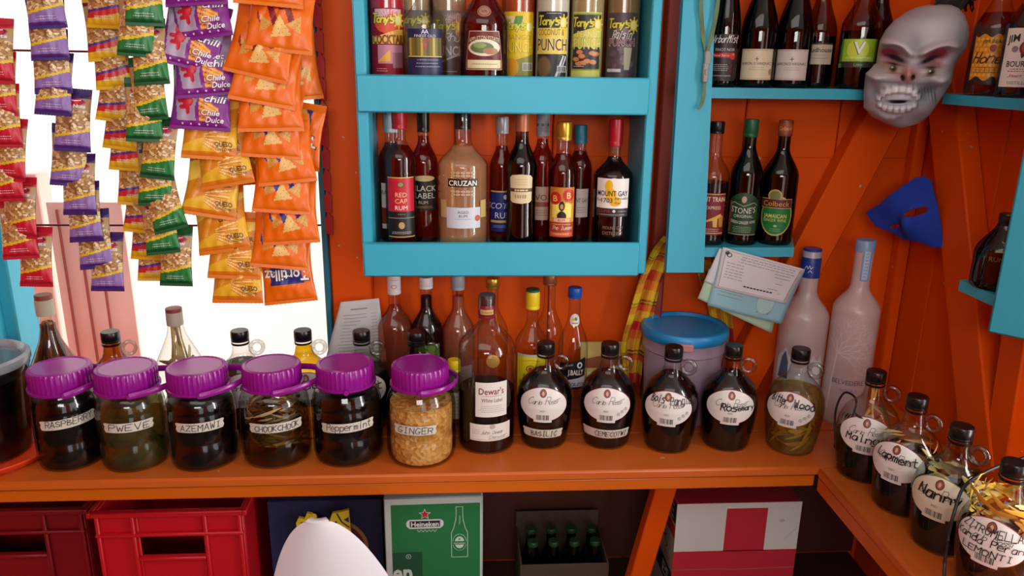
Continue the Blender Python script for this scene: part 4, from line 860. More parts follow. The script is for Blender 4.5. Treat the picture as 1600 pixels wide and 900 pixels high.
# ---- bottles under the rack
def plainb(label, x, y, R, H, zs, zn, lq, fill, cap, capz, art=None, az=.1, glass=None, capart=None, name='rum_bottle', rn=.0125, art2=None, az2=None):
    p = bprof(R, H, zs, zn, rn); return bottle(name, label, 'bottle', x, y, CT, p, glass or GLASS, lq, fill, (rn+.0025, capz, H+.002, cap, .02), art, az, capart=capart, art2=art2, az2=az2)
A2 = Art().ell(0, -.006, .006, .004, '#b04a4a').ell(0, -.006, .0045, .003, '#e8e0e0', 1).tiny(-.01, .01, .008, 1, .003, '#b06060')
plainb('pink drink bottle with tall white cap printed red under the rack', -.152, -.042, .038, .315, .19, .245, PINKL, .24, WCAP, .268, capart=A2)
plainb('bottle of dark red drink with white cap under the rack', -.083, -.042, .0345, .303, .185, .24, liquid('sorrel', '#3a0410', .45, '#200308'), .262, WCAP, .28, Art().rect(-.03, -.03, .03, .03, '#5a7a2c').tiny(-.02, .02, .01, 4, .008, '#d8d8a0'), .13)
plainb('bottle of cloudy pink drink with grey cap under the rack', -.014, -.042, .036, .307, .18, .24, liquid('pink_cloudy', '#d8785a', .4, '#c07858'), .262, GREYC, .277, Art().rect(-.034, -.05, .034, .03, '#9a8a7a').tiny(-.028, .028, .02, 7, .009, '#6a5c50'), .08)
plainb('gold-capped bottle hidden behind the large whisky bottle', .062, -.042, .034, .3, .18, .24, None, .2, GOLDC, .28)
A = Art().rect(-.034, -.06, .034, .032, '#e2cf22').ell(-.002, .006, .009, .008, '#2a3a1c', 1).ell(-.002, .006, .0075, .0065, '#d8b820', 2).ell(-.002, .006, .004, .004, '#b03020', 3).text('RHUM', 0, -.011, .0105, '#6a5a10', 1, w=.034).text('BOLOGNE', 0, -.025, .011, '#6a5a10', 1, w=.054).line([(-.02, .022), (0, .026), (.02, .022)], .001, '#8a7a1a').tiny(-.02, .02, -.036, 3, .005, '#9a8a1c', 1).rect(-.034, .032, .034, .038, '#b8b8b0')
bo = plainb('clear rum bottle with yellow label and ridged yellow cap with green top', .145, -.098, .0365, .286, .17, .225, None, .2, YELC, .25, A, .12)
capm(.0146, .2885, .293, ring=False).build('cap_top', GREENC, bo)
plainb('tall clear bottle with copper cap behind the yellow-labelled rum', .188, -.036, .033, .308, .17, .24, None, .2, COPPER, .285)
A = Art().poly([(-.031, .022), (.031, .036), (.031, -.036), (-.031, -.036)], '#161416').span(-.031, .031, lambda x: -.03, lambda x: -.012+.2*x, '#c8c4d2', 1).text('J.BALLY', .008, .004, .012, '#e8e4dc', 2, w=.034, bold=.02).hand('Lamauny', -.026, .028, -.027, .010, .001, '#2a2a34', 3, .3, .03).ell(.016, .02, .006, .007, '#d8d8dc', 2).ell(.016, .02, .003, .004, '#161416', 3).text('RHUM', -.006, .02, .004, '#c8c4bc', 2, rot=.2)
A3 = Art().ell(.002, 0, .0105, .0135, '#d8d4cc').ell(-.001, .001, .0035, .003, '#d8b020', 1, 12).ell(.004, .002, .003, .004, '#3a8a3a', 1, 12).rect(-.004, -.008, .008, -.006, '#666666', 1)
plainb('clear rum bottle with blue cap, round neck sticker and black label', .236, -.09, .0325, .292, .16, .235, None, .2, BLUEC, .272, A, .108, art2=A3, az2=.225)
pk = thing('snack_packet', 'flat cardboard packet picturing sandwich bread leaning on the wall behind jugs', 'packet', (.315, -.055, CT))
kb = box(-.055, .055, -.006, .006, 0, .145, .002); kb.build('packet_body', mat('packet_card', '#b8b060', .6), pk)
A = Art().rect(-.054, .06, .054, .144, '#cfb76a').rect(-.054, .0, .054, .06, '#5f8a2c').span(-.05, .05, lambda x: .085, lambda x: .115+.2*x, '#8a4a20', 1).span(-.05, .05, lambda x: .112, lambda x: .122+.25*x, '#d8a860', 2).span(-.05, .05, lambda x: .07, lambda x: .084+.2*x, '#e0c88a', 2).rect(-.05, .03, .0, .055, '#b02030', 1)
A.wrap(lambda a, b, l: (a, -.0065-.0003*l, b), 'packet_print', CARD, pk); pk.rotation_euler = (radians(-12), 0, 0); pk.location = (.318, -.045, CT+.001)
# small yellow-capped bottle
p = bprof(.022, .15, .1, .125, .011)
bottle('small_bottle', 'small bottle with bright yellow cap behind the ginger jar lid', 'bottle', -.022, -.15, CT, p, GLASS, None, None, (.0135, .13, .156, YELC), Art().rect(-.02, -.03, .02, .03, '#d8d4c4').tiny(-.015, .015, .02, 6, .008, '#8a6a3a'), .06)

# ---- lilac tub with blue lid
lt = thing('plastic_tub', 'lilac see-through tub with bright blue lid in front of the madras cloth', 'tub', (.478, -.098, CT), radians(-12))
lathe([(0, .004), (.072, 0), (.078, .006), (.085, .16), (.089, .164), (.089, .19), (.0905, .192), (.0905, .2)], 56).build('tub_body', LILAC, lt)
bl = lathe([(.0925, .19), (.094, .192), (.094, .207), (.090, .212), (.083, .2125), (.079, .206), (.05, .2045), (0, .204)], 64).build('lid', mat('blue_plastic', '#1688c8', .35), lt)
box(-.026, .012, -.1005, -.088, .184, .2, .002).build('lid_tab', mat('pink_tab', '#b87c80', .4), bl)
A = Art(); r = random.Random(3)
for k in range(9): A.ell(-.035+r.uniform(-.02, .02), -.03+r.uniform(-.03, .03), .013, .01, ['#d8c83a', '#b8b83a', '#e0d860'][k % 3], k % 3, 12)
A.rect(-.02, -.03, .02, -.02, '#5a8a8a', 3)
A.wrap(cyl(lambda z: .078+.007*z/.16+.0006, .08, -.3), 'fruit_print', PRINT, lt)

# ================================================================== snack packets hanging at the window
def cells(u, v, n, seed, ax=1.0):
    """nearest and second-nearest of n scattered nuts"""
    r = np.random.RandomState(seed); P = r.rand(n, 2); P[:, 0] -= .5
    d = np.sqrt(((u[:, None]-P[None, :, 0])*ax)**2+(v[:, None]-P[None, :, 1])**2); i = np.argsort(d, 1)[:, :2]
    k = np.arange(len(u)); return i[:, 0], d[k, i[:, 1]]-d[k, i[:, 0]], d[k, i[:, 0]]
def L3(c): return np.array(lin(c))
def nutcol(base, band, dark, second=None, third=None, tone=('#b98a4c', '#c9a066', '#a8763c', '#d6b27c')):
    def fn(u, v):
        c = np.zeros((len(u), 3)); i, gap, d = cells(u, v*1.35, 120, 5, .8); T = np.array([L3(t) for t in tone]); c[:] = T[i % len(T)]
        c[gap < .009] = L3('#8a6238'); c[(d < .03) & (i % 3 == 0)] = L3('#ecd4a8')
        cur = .2+.13*(u+.5)**1.6
        b = v < cur+.045; c[b] = L3('#e0c020') if second is None else L3(second)
        b = v < cur; c[b] = L3(band)
        if third: b = v < cur-.1; c[b] = L3(third)
        b = v < .05; c[b] = L3(dark)
        b = (v > .70) & (v < .785+.02*np.sin(u*6)); c[b] = L3('#a98d70')
        b = v > .785+.02*np.sin(u*6); c[b] = L3('#a98a5a'); b = (v > .93); c[b] = L3(base)
        e = ((u-.02)/.36)**2+((v-.86)/.07)**2; c[e < 1] = L3('#c01a30'); c[(e < .8) & (e > .62)] = L3('#2a2a6a')
        return c
    return fn
def stripes(u, v, pal, f, ang, ph=0): q = np.floor((u*cos(ang)+v*sin(ang))*f+ph).astype(int); return np.array([L3(p) for p in pal])[q % len(pal)]
def col_sweet(u, v):
    c = np.zeros((len(u), 3)); c[:] = L3('#a99ab4'); c[(u+v*.15 < -.36)] = L3('#7e2a86')
    for k, (cx, cy, rx, ry) in enumerate(((-.2, .4, .1, .1), (-.14, .54, .05, .1), (-.26, .52, .04, .1), (-.3, .4, .09, .035), (-.28, .3, .08, .035), (-.2, .27, .035, .09))): c[((u-cx)/rx)**2+((v-cy)/ry)**2 < 1] = L3('#c01830')
    b = u > -.02-.05*np.sin(v*7); c[b] = L3('#7e2488'); b = b & (v > .46); c[b] = L3('#8f80a4')
    s = np.abs(((u-.12)*.75+(v-.42)*.9))
    for k in range(5):
        dd = np.abs((v-.4+.075*k)+(u-.1)*(.55-.1*k)); m = (dd < .035) & (u > -.0) & (u < .34-.05*k); c[m] = L3('#e0902a'); m = (dd < .012) & (u > 0) & (u < .34-.05*k); c[m] = L3('#f2b850')
    c[(v < .08)] = L3('#7a1c80'); c[v > .93] = L3('#7a1c80'); return c
def col_chedd(u, v):
    c = stripes(u, v, ['#e8b42a', '#d88a1c', '#f0c84a', '#c8761c'], 3.2, 1.9)
    for k in range(5):
        dd = np.abs((v-.38+.07*k)-(u-.1)*(.25-.22*k)*.8); m = (dd < .034) & (u > -.1) & (u < .36); c[m] = L3('#d8882a'); m = (dd < .014) & (u > -.1) & (u < .36); c[m] = L3('#f4cc78')
    c[(((u+.3)/.03)**2+((v-.25)/.03)**2 < 1)] = L3('#d89a20'); c[v < .06] = L3('#d87812'); c[v > .94] = L3('#d87812'); return c
def col_tort(acc):
    def fn(u, v):
        c = np.zeros((len(u), 3)); c[:] = L3('#e86c02')
        m = (np.abs(u*.9+.02+(v-.5)*.35) < .34-.35*np.abs(v-.4)) & (v > .3) & (v < .72); c[m & (np.sin(u*23+v*9) > .35)] = L3(acc)
        def tri(cx, cy, s, rot, col):
            x = (u-cx)*cos(rot)+(v-cy)*sin(rot); y = -(u-cx)*sin(rot)+(v-cy)*cos(rot); m = (y > -s*.5) & (y < s-np.abs(x)*1.9); c[m] = L3(col); c[m & (np.abs(np.sin(x*61)*np.cos(y*53)) > .93)] = L3('#b87428')
        tri(-.24, .33, .15, .5, '#d8a04a'); tri(.26, .35, .16, -.5, '#dca850'); tri(.02, .27, .21, .15, '#e6bc6c')
        c[(((u-.02)/.17)**2+((v-.62)/.07)**2 < 1)] = L3('#7e1c1c' if acc != '#2c2a86' else '#2c2a86'); c[(((u-.02)/.05)**2+((v-.62)/.03)**2 < 1)] = L3('#3a9a3a' if acc != '#2c2a86' else '#d8a040')
        c[v < .06] = L3('#e06c08'); return c
    return fn
def col_blue(u, v):
    c = np.zeros((len(u), 3)); c[:] = L3('#e86c02'); m = (np.abs(u) < .36-.1*v) & (v > .3); c[m] = L3('#1f2c7c'); c[((u/.2)**2+((v-.9)/.12)**2 < 1)] = L3('#d8a850'); return c
def pouch(w, h, th, seed):
    r = random.Random(seed); ph = [r.uniform(0, 6) for _ in range(6)]
    def P(u, v, s, off=0):
        e = max(0, 1-(2*u)**2)**.5; g = max(0, sin(pi*min(1, max(0, v))))**.55
        x = w*u*(1-.07*sin(pi*v)); crk = (.0022 if w > .08 else .001)*(sin(11*u+6*v+ph[3])*sin(13*v-5*u+ph[4])+.6*abs(sin(17*u-9*v+ph[5])))*g; wr = crk+ .0016*(sin(9*u*pi+ph[0])*math.exp(-((v-.05)/.14)**2)+sin(8*u*pi+ph[1])*math.exp(-((v-.95)/.14)**2)+.7*sin(7*v+ph[2]+5*u)*e)*(e > 0)
        return (x, s*(th*e*g+wr*e*g+.0004+off), h*v)
    return P
SEALM = {}
def packet(kind, w, h, th, colfn, seal, art, label, cat, group, name, nu=34, nv=56, seed=1, sealtop=.11, sealbot=.06):
    t = thing(name, label, cat, (0, 0, -5), 0, group); P = pouch(w, h, th, seed)
    U = np.linspace(-.5, .5, nu+1); V = np.linspace(0, 1, nv+1); m = MB()
    uc, vc = np.meshgrid((U[:-1]+U[1:])/2, (V[:-1]+V[1:])/2); cc = colfn(uc.ravel(), vc.ravel())
    vs = [P(u, v, -1) for v in V for u in U]; F = [(j*(nu+1)+i, j*(nu+1)+i+1, (j+1)*(nu+1)+i+1, (j+1)*(nu+1)+i) for j in range(nv) for i in range(nu)]
    m.add(vs, F, [tuple(c) for c in cc])
    n2 = 12; U2 = np.linspace(-.5, .5, n2+1); V2 = np.linspace(0, 1, n2+1)
    m.add([P(u, v, 1) for v in V2 for u in U2], [(j*(n2+1)+i, (j+1)*(n2+1)+i, (j+1)*(n2+1)+i+1, j*(n2+1)+i+1) for j in range(n2) for i in range(n2)], lin(seal))
    if art:
        A = Art(.003, .003); art(A)
        m = join(m, MB().add([P(max(-.49, min(.49, x/w)), y/h, -1, .0005+.0003*l) for x, y, l in A.v], A.f, list(A.c)))
    m.build('pouch', FOILP, t, smooth=70)
    def strip(z0, z1, nm):
        q = MB(); n = 26; k = 5; r = random.Random(seed+3); b = r.uniform(-1, 1)
        for sgn in (-1, 1):
            vv = []
            for j in range(k+1):
                for i in range(n+1):
                    x = w*(i/n-.5); zz = z0+(z1-z0)*j/k; fl = (abs(zz)/h if z1 <= 0 else (zz-h)/h)
                    if (z1 <= 0 and j == 0) or (z1 > 0 and j == k): zz += .0007*(i % 2)
                    vv.append((x, sgn*.0005+.0007*sin(j*3.1)-.012*fl*sin(pi*i/n*1.3+b)+.05*fl*fl, zz))
            f = [(j*(n+1)+i, j*(n+1)+i+1, (j+1)*(n+1)+i+1, (j+1)*(n+1)+i) for j in range(k) for i in range(n)]
            q.add(vv, f if sgn < 0 else [a[::-1] for a in f], lin(seal))
        q.build(nm, FOILP, t, smooth=50)
    strip(h, h*(1+sealtop), 'top_seal'); strip(-h*sealbot, 0, 'bottom_seal')
    return t
def nutart(txt):
    def f(A):
        A.text(txt, 0, .0765, .0065, '#e8e2dc', 0, w=min(.05, .0075*len(txt)), bold=.03) if txt else A.tiny(-.022, .022, .0755, 1, .003, '#e8e2dc', 0, .004); A.line([(-.014, .086), (-.004, .0875), (.006, .086), (.016, .0875)], .002, '#f0d0d8', 0)
        A.tiny(-.018, .02, .013, 2, .004, '#d8d0e0', 0)
    return f
def art_sweet(A):
    for k, (t, x, y, h, w_) in enumerate((('sweet', .02, .062, .011, .044), ('chili', .03, .049, .012, .038), ('Chile', .022, .024, .0095, .034), ('Dulce', .029, .012, .0095, .032))):
        A.text(t, x-.0006, y-.0008, h, '#5a1a68', 0, w=w_*1.04, bold=.05, sh=.35); A.text(t, x, y, h, '#f4f0f6', 1, w=w_, bold=.015, sh=.35)
    for k in range(5): A.ell(-.03+k*.015, .0035, .0018, .0018, '#d8c8dc', 0, 8)
def art_chedd(A):
    A.text('CHEDDAR', .014, .068, .0095, '#3a2412', 0, w=.05, bold=.02, rot=.12); A.text('CHEEZE', .018, .057, .0085, '#3a2412', 0, w=.038, bold=.02, rot=.12)
    A.text('QUESO', .026, .022, .009, '#3a2412', 0, w=.032, bold=.02); A.text('CHEDDAR', .026, .013, .005, '#3a2412', 0, w=.03)
def art_tz(A):
    A.text('Tortillaz', 0, .05, .024, '#20245a', 0, w=.096, bold=.05, rot=pi-.06); A.text('Tortillaz', 0, .05, .022, '#f2f0ea', 1, w=.092, bold=.02, rot=pi-.06); A.text('Nacho Cheese', .0, .078, .007, '#e8d8a0', 0, w=.05, rot=pi)
KINDS = {
 'peanut': lambda lab: packet('p', .064, .098, .011, nutcol('#b4162c', '#c41a30', '#a01226'), '#b4162c', nutart('Peanuts'), lab, 'snack packet', 'red peanut packets', 'snack_packet', seed=1),
 'mixed': lambda lab: packet('m', .064, .098, .011, nutcol('#3c2068', '#8a6cae', '#4a2478', tone=('#b8925a', '#c8a672', '#7c5230', '#d8bf90', '#a67c48')), '#3c2068', nutart('Mixed Nuts'), lab, 'snack packet', 'purple mixed nut packets', 'snack_packet', seed=2),
 'fruit': lambda lab: packet('f', .064, .098, .011, nutcol('#6a1820', '#c42a2c', '#d8a81c', second='#4a2a86', third='#dcb01e'), '#d2a41c', nutart(''), lab, 'snack packet', 'yellow and red nut packets', 'snack_packet', seed=3),
 'cashew': lambda lab: packet('c', .064, .098, .011, nutcol('#12552c', '#1a7a3a', '#0f4a28', tone=('#c49656', '#d2ac72', '#b07e40', '#dcc08a')), '#14592e', nutart('Cashew'), lab, 'snack packet', 'green cashew packets', 'snack_packet', seed=4),
 'sweet': lambda lab: packet('s', .108, .108, .0125, col_sweet, '#7a1c80', art_sweet, lab, 'chip bag', 'purple sweet chili chip bags', 'chip_bag', 60, 60, 5),
 'chedd': lambda lab: packet('d', .1, .112, .0125, col_chedd, '#d87812', art_chedd, lab, 'chip bag', 'yellow cheddar chip bags', 'chip_bag', 56, 60, 6),
 'tort': lambda lab: packet('t', .118, .118, .0125, col_tort('#8a1c18'), '#e0700c', None, lab, 'chip bag', 'orange tortilla chip bags', 'chip_bag', 66, 66, 7),
 'tortb': lambda lab: packet('tb', .108, .11, .0125, col_tort('#2c2a86'), '#e0700c', None, lab, 'chip bag', 'orange and blue tortilla chip bags', 'chip_bag', 66, 66, 8),
 'tz': lambda lab: packet('tz', .105, .108, .0125, col_blue, '#e0700c', art_tz, lab, 'chip bag', 'orange and blue tortilla chip bags', 'chip_bag', 60, 60, 9)}
PROTO = {}
ORD = 'top second third fourth fifth sixth seventh eighth ninth tenth eleventh twelfth thirteenth'.split()
def hang(kind, lab, px, py, y=-.175, roll=0, tilt=11, turn=0):
    """one packet hung with its lower edge at the given spot of the packet curtain plane"""
    if kind not in PROTO: o = PROTO[kind] = KINDS[kind](lab)
    else: o = dup(PROTO[kind])
    o['label'] = lab; q = hit(px, py, 1, y)
    o.location = (q[0], q[1], q[2]+.007); o.rotation_euler = (radians(-tilt), radians(roll), radians(turn)); return o
rr = random.Random(5)
def strip_of(kind, pts, what, y=-.175, tilt=None):
    tilt = tilt or (13 if kind in ('peanut', 'mixed', 'fruit', 'cashew') else 18)
    for i, p in enumerate(pts):
        hang(kind, what % ORD[i], p[0], p[1], p[3] if len(p) > 3 else y+rr.uniform(-.003, .003), p[2] if len(p) > 2 else rr.uniform(-4, 4), tilt, rr.uniform(-7, 7))
strip_of('peanut', [(-6, 132), (-2, 182), (7, 232), (14, 284), (12, 316), (33, 374, 0), (34, 406), (58, 449, 0)], 'red peanut packet, %s in the leftmost strip', -.19)
strip_of('mixed', [(74, 0), (76, 46), (80, 96), (85, 148), (84, 182, 4), (114, 238), (108, 292, 5), (126, 337), (136, 379), (153, 421), (169, 456, 0)], 'purple mixed nut packet, %s in its hanging strip')
strip_of('fruit', [(166, 0), (164, 46), (168, 97), (180, 141), (179, 192, 8), (188, 235, 6), (198, 268), (213, 322), (220, 365, 6), (231, 407), (243, 440)], 'yellow and red nut packet, %s in its strip beside the cashews')
strip_of('cashew', [(233, -4), (227, 42), (213, 90), (238, 134, -4), (237, 190, -6), (227, 223), (246, 281, 5), (244, 323), (268, 362, -14), (256, 398, -6), (276, 448, 0)], 'green cashew packet, %s in its hanging strip', -.2)
strip_of('sweet', [(308, 10), (318, 62, -8), (294, 108, 14), (324, 152, -5), (313, 204, 3)], 'purple sweet chili chip bag, %s of five above the cheddar bags', -.19)
strip_of('chedd', [(328, 250, 4), (357, 292, -10), (327, 340, 10), (352, 395, -8), (366, 436), (372, 474)], 'yellow cheddar chip bag, %s of its strip below the purple bags', -.185)
strip_of('tort', [(420, 10), (436, 82, 5), (400, 122, 12), (410, 164, 10), (424, 206)], 'orange tortilla chip bag with red print, %s in the right strip', -.195)
strip_of('tortb', [(424, 248, 4), (450, 288, -6), (440, 334, 4), (456, 382, -4), (436, 420, 6)], 'orange tortilla chip bag with blue print, %s below the red printed bags', -.185)
hang('tz', 'lowest chip bag of the right strip, blue panel with upside-down lettering', 455, 474, -.165, -6, 10, 0)
hang('tort', 'orange chip bag peeking out behind the red printed tortilla bags', 458, 158, -.12, -4, 6, 25)
hang('tz', 'chip bag with dark blue panel peeking out behind the tortilla strip', 460, 262, -.115, 8, 6, -14)
hang('tort', 'orange chip bag at the back between sweet chili and tortilla strips', 378, 290, -.12, 0, 6, 30)
rail = tag(tube([(-1.0, -.135, 1.96), (-.1, -.135, 1.96)], .012, 12).build('hanging_rail', mat('rail_wood', '#8a5a30', .6)), 'wooden rail above the window carrying the strips of packets', 'rail')
for k, (x0, z0, x1, lab) in enumerate(((-.83, 1.2, -.86, 'red peanut'), (-.715, 1.2, -.75, 'purple mixed nut'), (-.625, 1.2, -.66, 'yellow and red nut'), (-.585, 1.2, -.6, 'green cashew'), (-.47, 1.2, -.5, 'sweet chili and cheddar'), (-.36, 1.18, -.375, 'orange tortilla'))):
    o = prism([(x0-.004, z0), (x0+.004, z0), (x1+.004, 1.952), (x1-.004, 1.952)], -.136, -.1352).build('clip_strip', mat('clear_strip', '#d8d8dc', .3)); tag(o, 'thin clip strip behind the %s packets' % lab, 'strip')
# string of little red sachets on the window post
ss = thing('sachet_string', 'string of small dark red sachets on the orange window post', 'sachets', (-.283, -.03, 1.2))
for k in range(11):
    z = .0+.046*k; prism([(-.008, z), (.006, z-.004), (.007, z+.034), (.002, z+.038), (.001, z+.044), (-.004, z+.044), (-.005, z+.036), (-.009, z+.032)], -.009, -.001).build('sachet', mat('red_sachet', '#a0141e', .35), ss)
box(-.002, .0, -.001, .0075, -.0, .76).build('string', mat('red_string', '#7a1018', .6), ss)

# ================================================================== skull mask
def skull():
    SX, S = .000295, .000272; cx, cy = 370, 420; NU, NV = 150, 200
    def outline(ly):
        ys = [15, 25, 50, 100, 160, 230, 300, 380, 440, 520, 600, 680, 740, 790, 822]
        l = [430, 360, 300, 235, 190, 160, 155, 150, 92, 90, 90, 95, 140, 220, 318]; r = [470, 540, 585, 620, 645, 655, 650, 610, 590, 590, 555, 520, 490, 440, 345]
        return np.interp(ly, ys, l), np.interp(ly, ys, r)
    V = np.linspace(15, 822, NV+1); U = np.linspace(0, 1, NU+1); X = np.zeros((NV+1, NU+1)); Y = np.zeros_like(X)
    for j, ly in enumerate(V):
        a, b = outline(ly); X[j] = a+(b-a)*(.5-.5*np.cos(pi*U)); Y[j] = ly
    UU = np.repeat((.5-.5*np.cos(pi*U))[None], NV+1, 0); vv = (Y-15)/807
    D = .1*np.sqrt(np.maximum(0, 1-(2*UU-1)**2))*np.sqrt(np.maximum(0, 1-(2*vv-1)**2*.98))**.7
    def g(x, y, sx, sy, rot=0):
        dx, dy = X-x, Y-y; a = dx*cos(rot)+dy*sin(rot); b = -dx*sin(rot)+dy*cos(rot); return np.exp(-(a/sx)**2-(b/sy)**2)
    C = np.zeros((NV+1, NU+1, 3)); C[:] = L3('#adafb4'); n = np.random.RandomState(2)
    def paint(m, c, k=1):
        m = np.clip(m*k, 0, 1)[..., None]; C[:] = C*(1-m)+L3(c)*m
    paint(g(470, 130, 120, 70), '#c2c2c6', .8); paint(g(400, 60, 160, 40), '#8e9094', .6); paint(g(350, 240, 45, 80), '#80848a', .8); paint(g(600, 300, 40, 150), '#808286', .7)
    # brows
    for pts, s in ((((175, 235), (215, 222), (260, 230), (300, 260), (330, 300)), 24), (((385, 300), (420, 275), (470, 255), (530, 248), (575, 275)), 26)):
        for (x, y) in spline([(x, y, 0) for x, y in pts], 5) if False else [(p[0], p[1]) for p in spline([(x, y, 0) for x, y in pts], 5)]:
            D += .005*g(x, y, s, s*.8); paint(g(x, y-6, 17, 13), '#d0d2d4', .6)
    # sockets and eyes
    for (x, y, s, sgn) in ((225, 330, 1, 1), (465, 340, 1.1, -1)):
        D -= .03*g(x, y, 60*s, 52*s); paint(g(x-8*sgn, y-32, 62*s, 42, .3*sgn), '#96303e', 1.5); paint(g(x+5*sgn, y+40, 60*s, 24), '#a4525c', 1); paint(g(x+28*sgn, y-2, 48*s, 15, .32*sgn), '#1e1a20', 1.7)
    for (x, y) in ((243, 386), (448, 412)):
        D += .012*g(x, y, 30, 22); paint(g(x, y, 40, 24), '#b8b2a0', 1.6); paint(g(x, y, 20, 19), '#5a5a34', 1.8); paint(g(x, y, 9, 9), '#16140e', 2); paint(g(x-8, y-7, 5, 4), '#f0f0e8', 1.2)
        paint(g(x, y-24, 46, 7, .1), '#2a1e22', 1.0); paint(g(x, y+26, 40, 6), '#8a4a50', .8)
    # nose
    D += .016*g(322, 425, 40, 48)+.008*g(322, 395, 20, 40); paint(g(322, 428, 48, 46), '#b06468', 1.4); paint(g(322, 420, 20, 50), '#c09090', .8)
    for x in (293, 350): D -= .01*g(x, 440, 10, 17); paint(g(x, 440, 10, 18), '#1a1012', 2)
    # cheekbones, jaw
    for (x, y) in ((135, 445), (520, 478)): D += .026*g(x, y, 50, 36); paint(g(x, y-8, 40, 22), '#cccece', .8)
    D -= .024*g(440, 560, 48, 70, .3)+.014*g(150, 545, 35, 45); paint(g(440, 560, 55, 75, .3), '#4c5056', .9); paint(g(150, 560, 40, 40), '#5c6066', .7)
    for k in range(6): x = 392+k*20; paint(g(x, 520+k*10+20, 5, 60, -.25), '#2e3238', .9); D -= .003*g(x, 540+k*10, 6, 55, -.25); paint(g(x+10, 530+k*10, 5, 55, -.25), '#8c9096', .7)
    # teeth
    D += .012*g(280, 590, 130, 70)
    paint(g(270, 590, 125, 62), '#b9c2cc', 1.1)
    for k, (x, y, s) in enumerate(((170, 580, 17), (192, 548, 20), (220, 528, 22), (255, 516, 24), (295, 512, 25), (335, 522, 23), (370, 545, 22), (392, 578, 18), (180, 630, 16), (208, 648, 18), (240, 656, 19), (275, 660, 20), (312, 660, 20), (348, 652, 19), (378, 634, 17))):
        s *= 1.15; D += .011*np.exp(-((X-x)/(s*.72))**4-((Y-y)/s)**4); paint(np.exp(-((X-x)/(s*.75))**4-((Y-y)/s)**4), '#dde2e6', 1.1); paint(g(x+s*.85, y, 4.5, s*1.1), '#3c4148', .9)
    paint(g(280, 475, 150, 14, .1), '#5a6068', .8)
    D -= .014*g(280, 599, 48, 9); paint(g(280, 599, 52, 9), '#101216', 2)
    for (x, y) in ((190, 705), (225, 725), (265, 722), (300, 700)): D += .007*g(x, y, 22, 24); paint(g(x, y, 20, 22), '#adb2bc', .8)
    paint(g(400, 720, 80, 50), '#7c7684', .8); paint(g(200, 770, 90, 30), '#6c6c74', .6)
    D = np.maximum(D, 0); edge = np.minimum(UU, 1-UU)*2
    P = [((X[j, i]-cx)*SX, -float(D[j, i])*.8, (cy-Y[j, i])*S) for j in range(NV+1) for i in range(NU+1)]
    m = MB(); F = []; cl = []
    for j in range(NV):
        for i in range(NU):
            F.append(((j+1)*(NU+1)+i, (j+1)*(NU+1)+i+1, j*(NU+1)+i+1, j*(NU+1)+i)); cl.append(tuple(C[j, i]))
    m.add(P, F, cl); return m
sk = thing('skull_mask', 'grey rubber skull mask with red eye sockets and bared teeth in the corner', 'mask', (.843, -.2, 1.553), facecam(.862, -.165, 0))
sk.rotation_euler = (radians(8), radians(-3.5), facecam(.845, -.2, 4))
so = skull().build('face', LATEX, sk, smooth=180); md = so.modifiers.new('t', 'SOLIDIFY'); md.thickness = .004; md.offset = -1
m = MB(); r = random.Random(4)
hm = MB()
for k in range(60):
    a = r.uniform(-.2, 1.0); x0 = .02+.07*r.random(); x0 *= .7; hm = join(hm, tube(spline([(x0, -.01, .098-.25*max(0, x0-.04)), (x0+.01+.014*r.random(), .0, .116+.01*r.random()), (x0+.02*r.random()+.01, .025, .09+.025*r.random())], 4), .0014, 5))
hm.build('hair', mat('black_hair', '#14100f', .7), sk)

# ================================================================== blue eye mask on the right wall
def blue_mask():
    O = [(1360, 331), (1385, 318), (1412, 298), (1436, 278), (1450, 275), (1464, 284), (1474, 320), (1480, 386), (1462, 384), (1440, 374), (1418, 372), (1400, 360), (1378, 352)]
    A0, B0 = np.array([.872, -.02, 0]), np.array([.955, -.165, 0]); ax = (B0-A0)/np.linalg.norm(B0-A0); nn = np.array([-ax[1], ax[0], 0])
    def hit3(px, py):
        a = hit(px, py, 0, .9)-CAM; return CAM+a*(((A0-CAM)@nn)/(a@nn))
    Q = [hit3(px, py) for px, py in O]; c = np.mean(Q, 0); pts = [((q-c)@ax, q[2]-c[2]) for q in Q]
    poly = np.array(pts); lo, hi = poly.min(0), poly.max(0); N, M = 150, 100
    holes = [(hit3(1446, 329), .02, .0075, .5), (hit3(1410, 351), .016, .005, .35)]; H = [((h[0]-c)@ax, h[0][2]-c[2], h[1], h[2], h[3]) for h in holes]
    def inside(x, y):
        k = False; n = len(poly)
        for i in range(n):
            x0, y0 = poly[i]; x1, y1 = poly[(i+1) % n]
            if (y0 > y) != (y1 > y) and x < (x1-x0)*(y-y0)/(y1-y0)+x0: k = not k
        return k and not any((((x-a)*cos(t)+(y-b)*sin(t))/sx)**2+((-(x-a)*sin(t)+(y-b)*cos(t))/sy)**2 < 1 for a, b, sx, sy, t in H)
    ix = {}; V = []; F = []
    def vid(i, j):
        if (i, j) not in ix:
            x = lo[0]+(hi[0]-lo[0])*i/N; y = lo[1]+(hi[1]-lo[1])*j/M; u, v = i/N, j/M
            d = .012+.022*sin(pi*u)*sin(pi*v)+.02*math.exp(-((u-.62)/.08)**2-((v-.3)/.2)**2)+.002*sin(9*u+7*v)
            ix[i, j] = len(V); V.append((x, -d, y))
        return ix[i, j]
    for j in range(M):
        for i in range(N):
            if inside(lo[0]+(hi[0]-lo[0])*(i+.5)/N, lo[1]+(hi[1]-lo[1])*(j+.5)/M): F.append((vid(i, j), vid(i+1, j), vid(i+1, j+1), vid(i, j+1)))
    return MB().add(V, F), c, math.atan2(ax[1], ax[0])
bmsh, bc, bang = blue_mask()
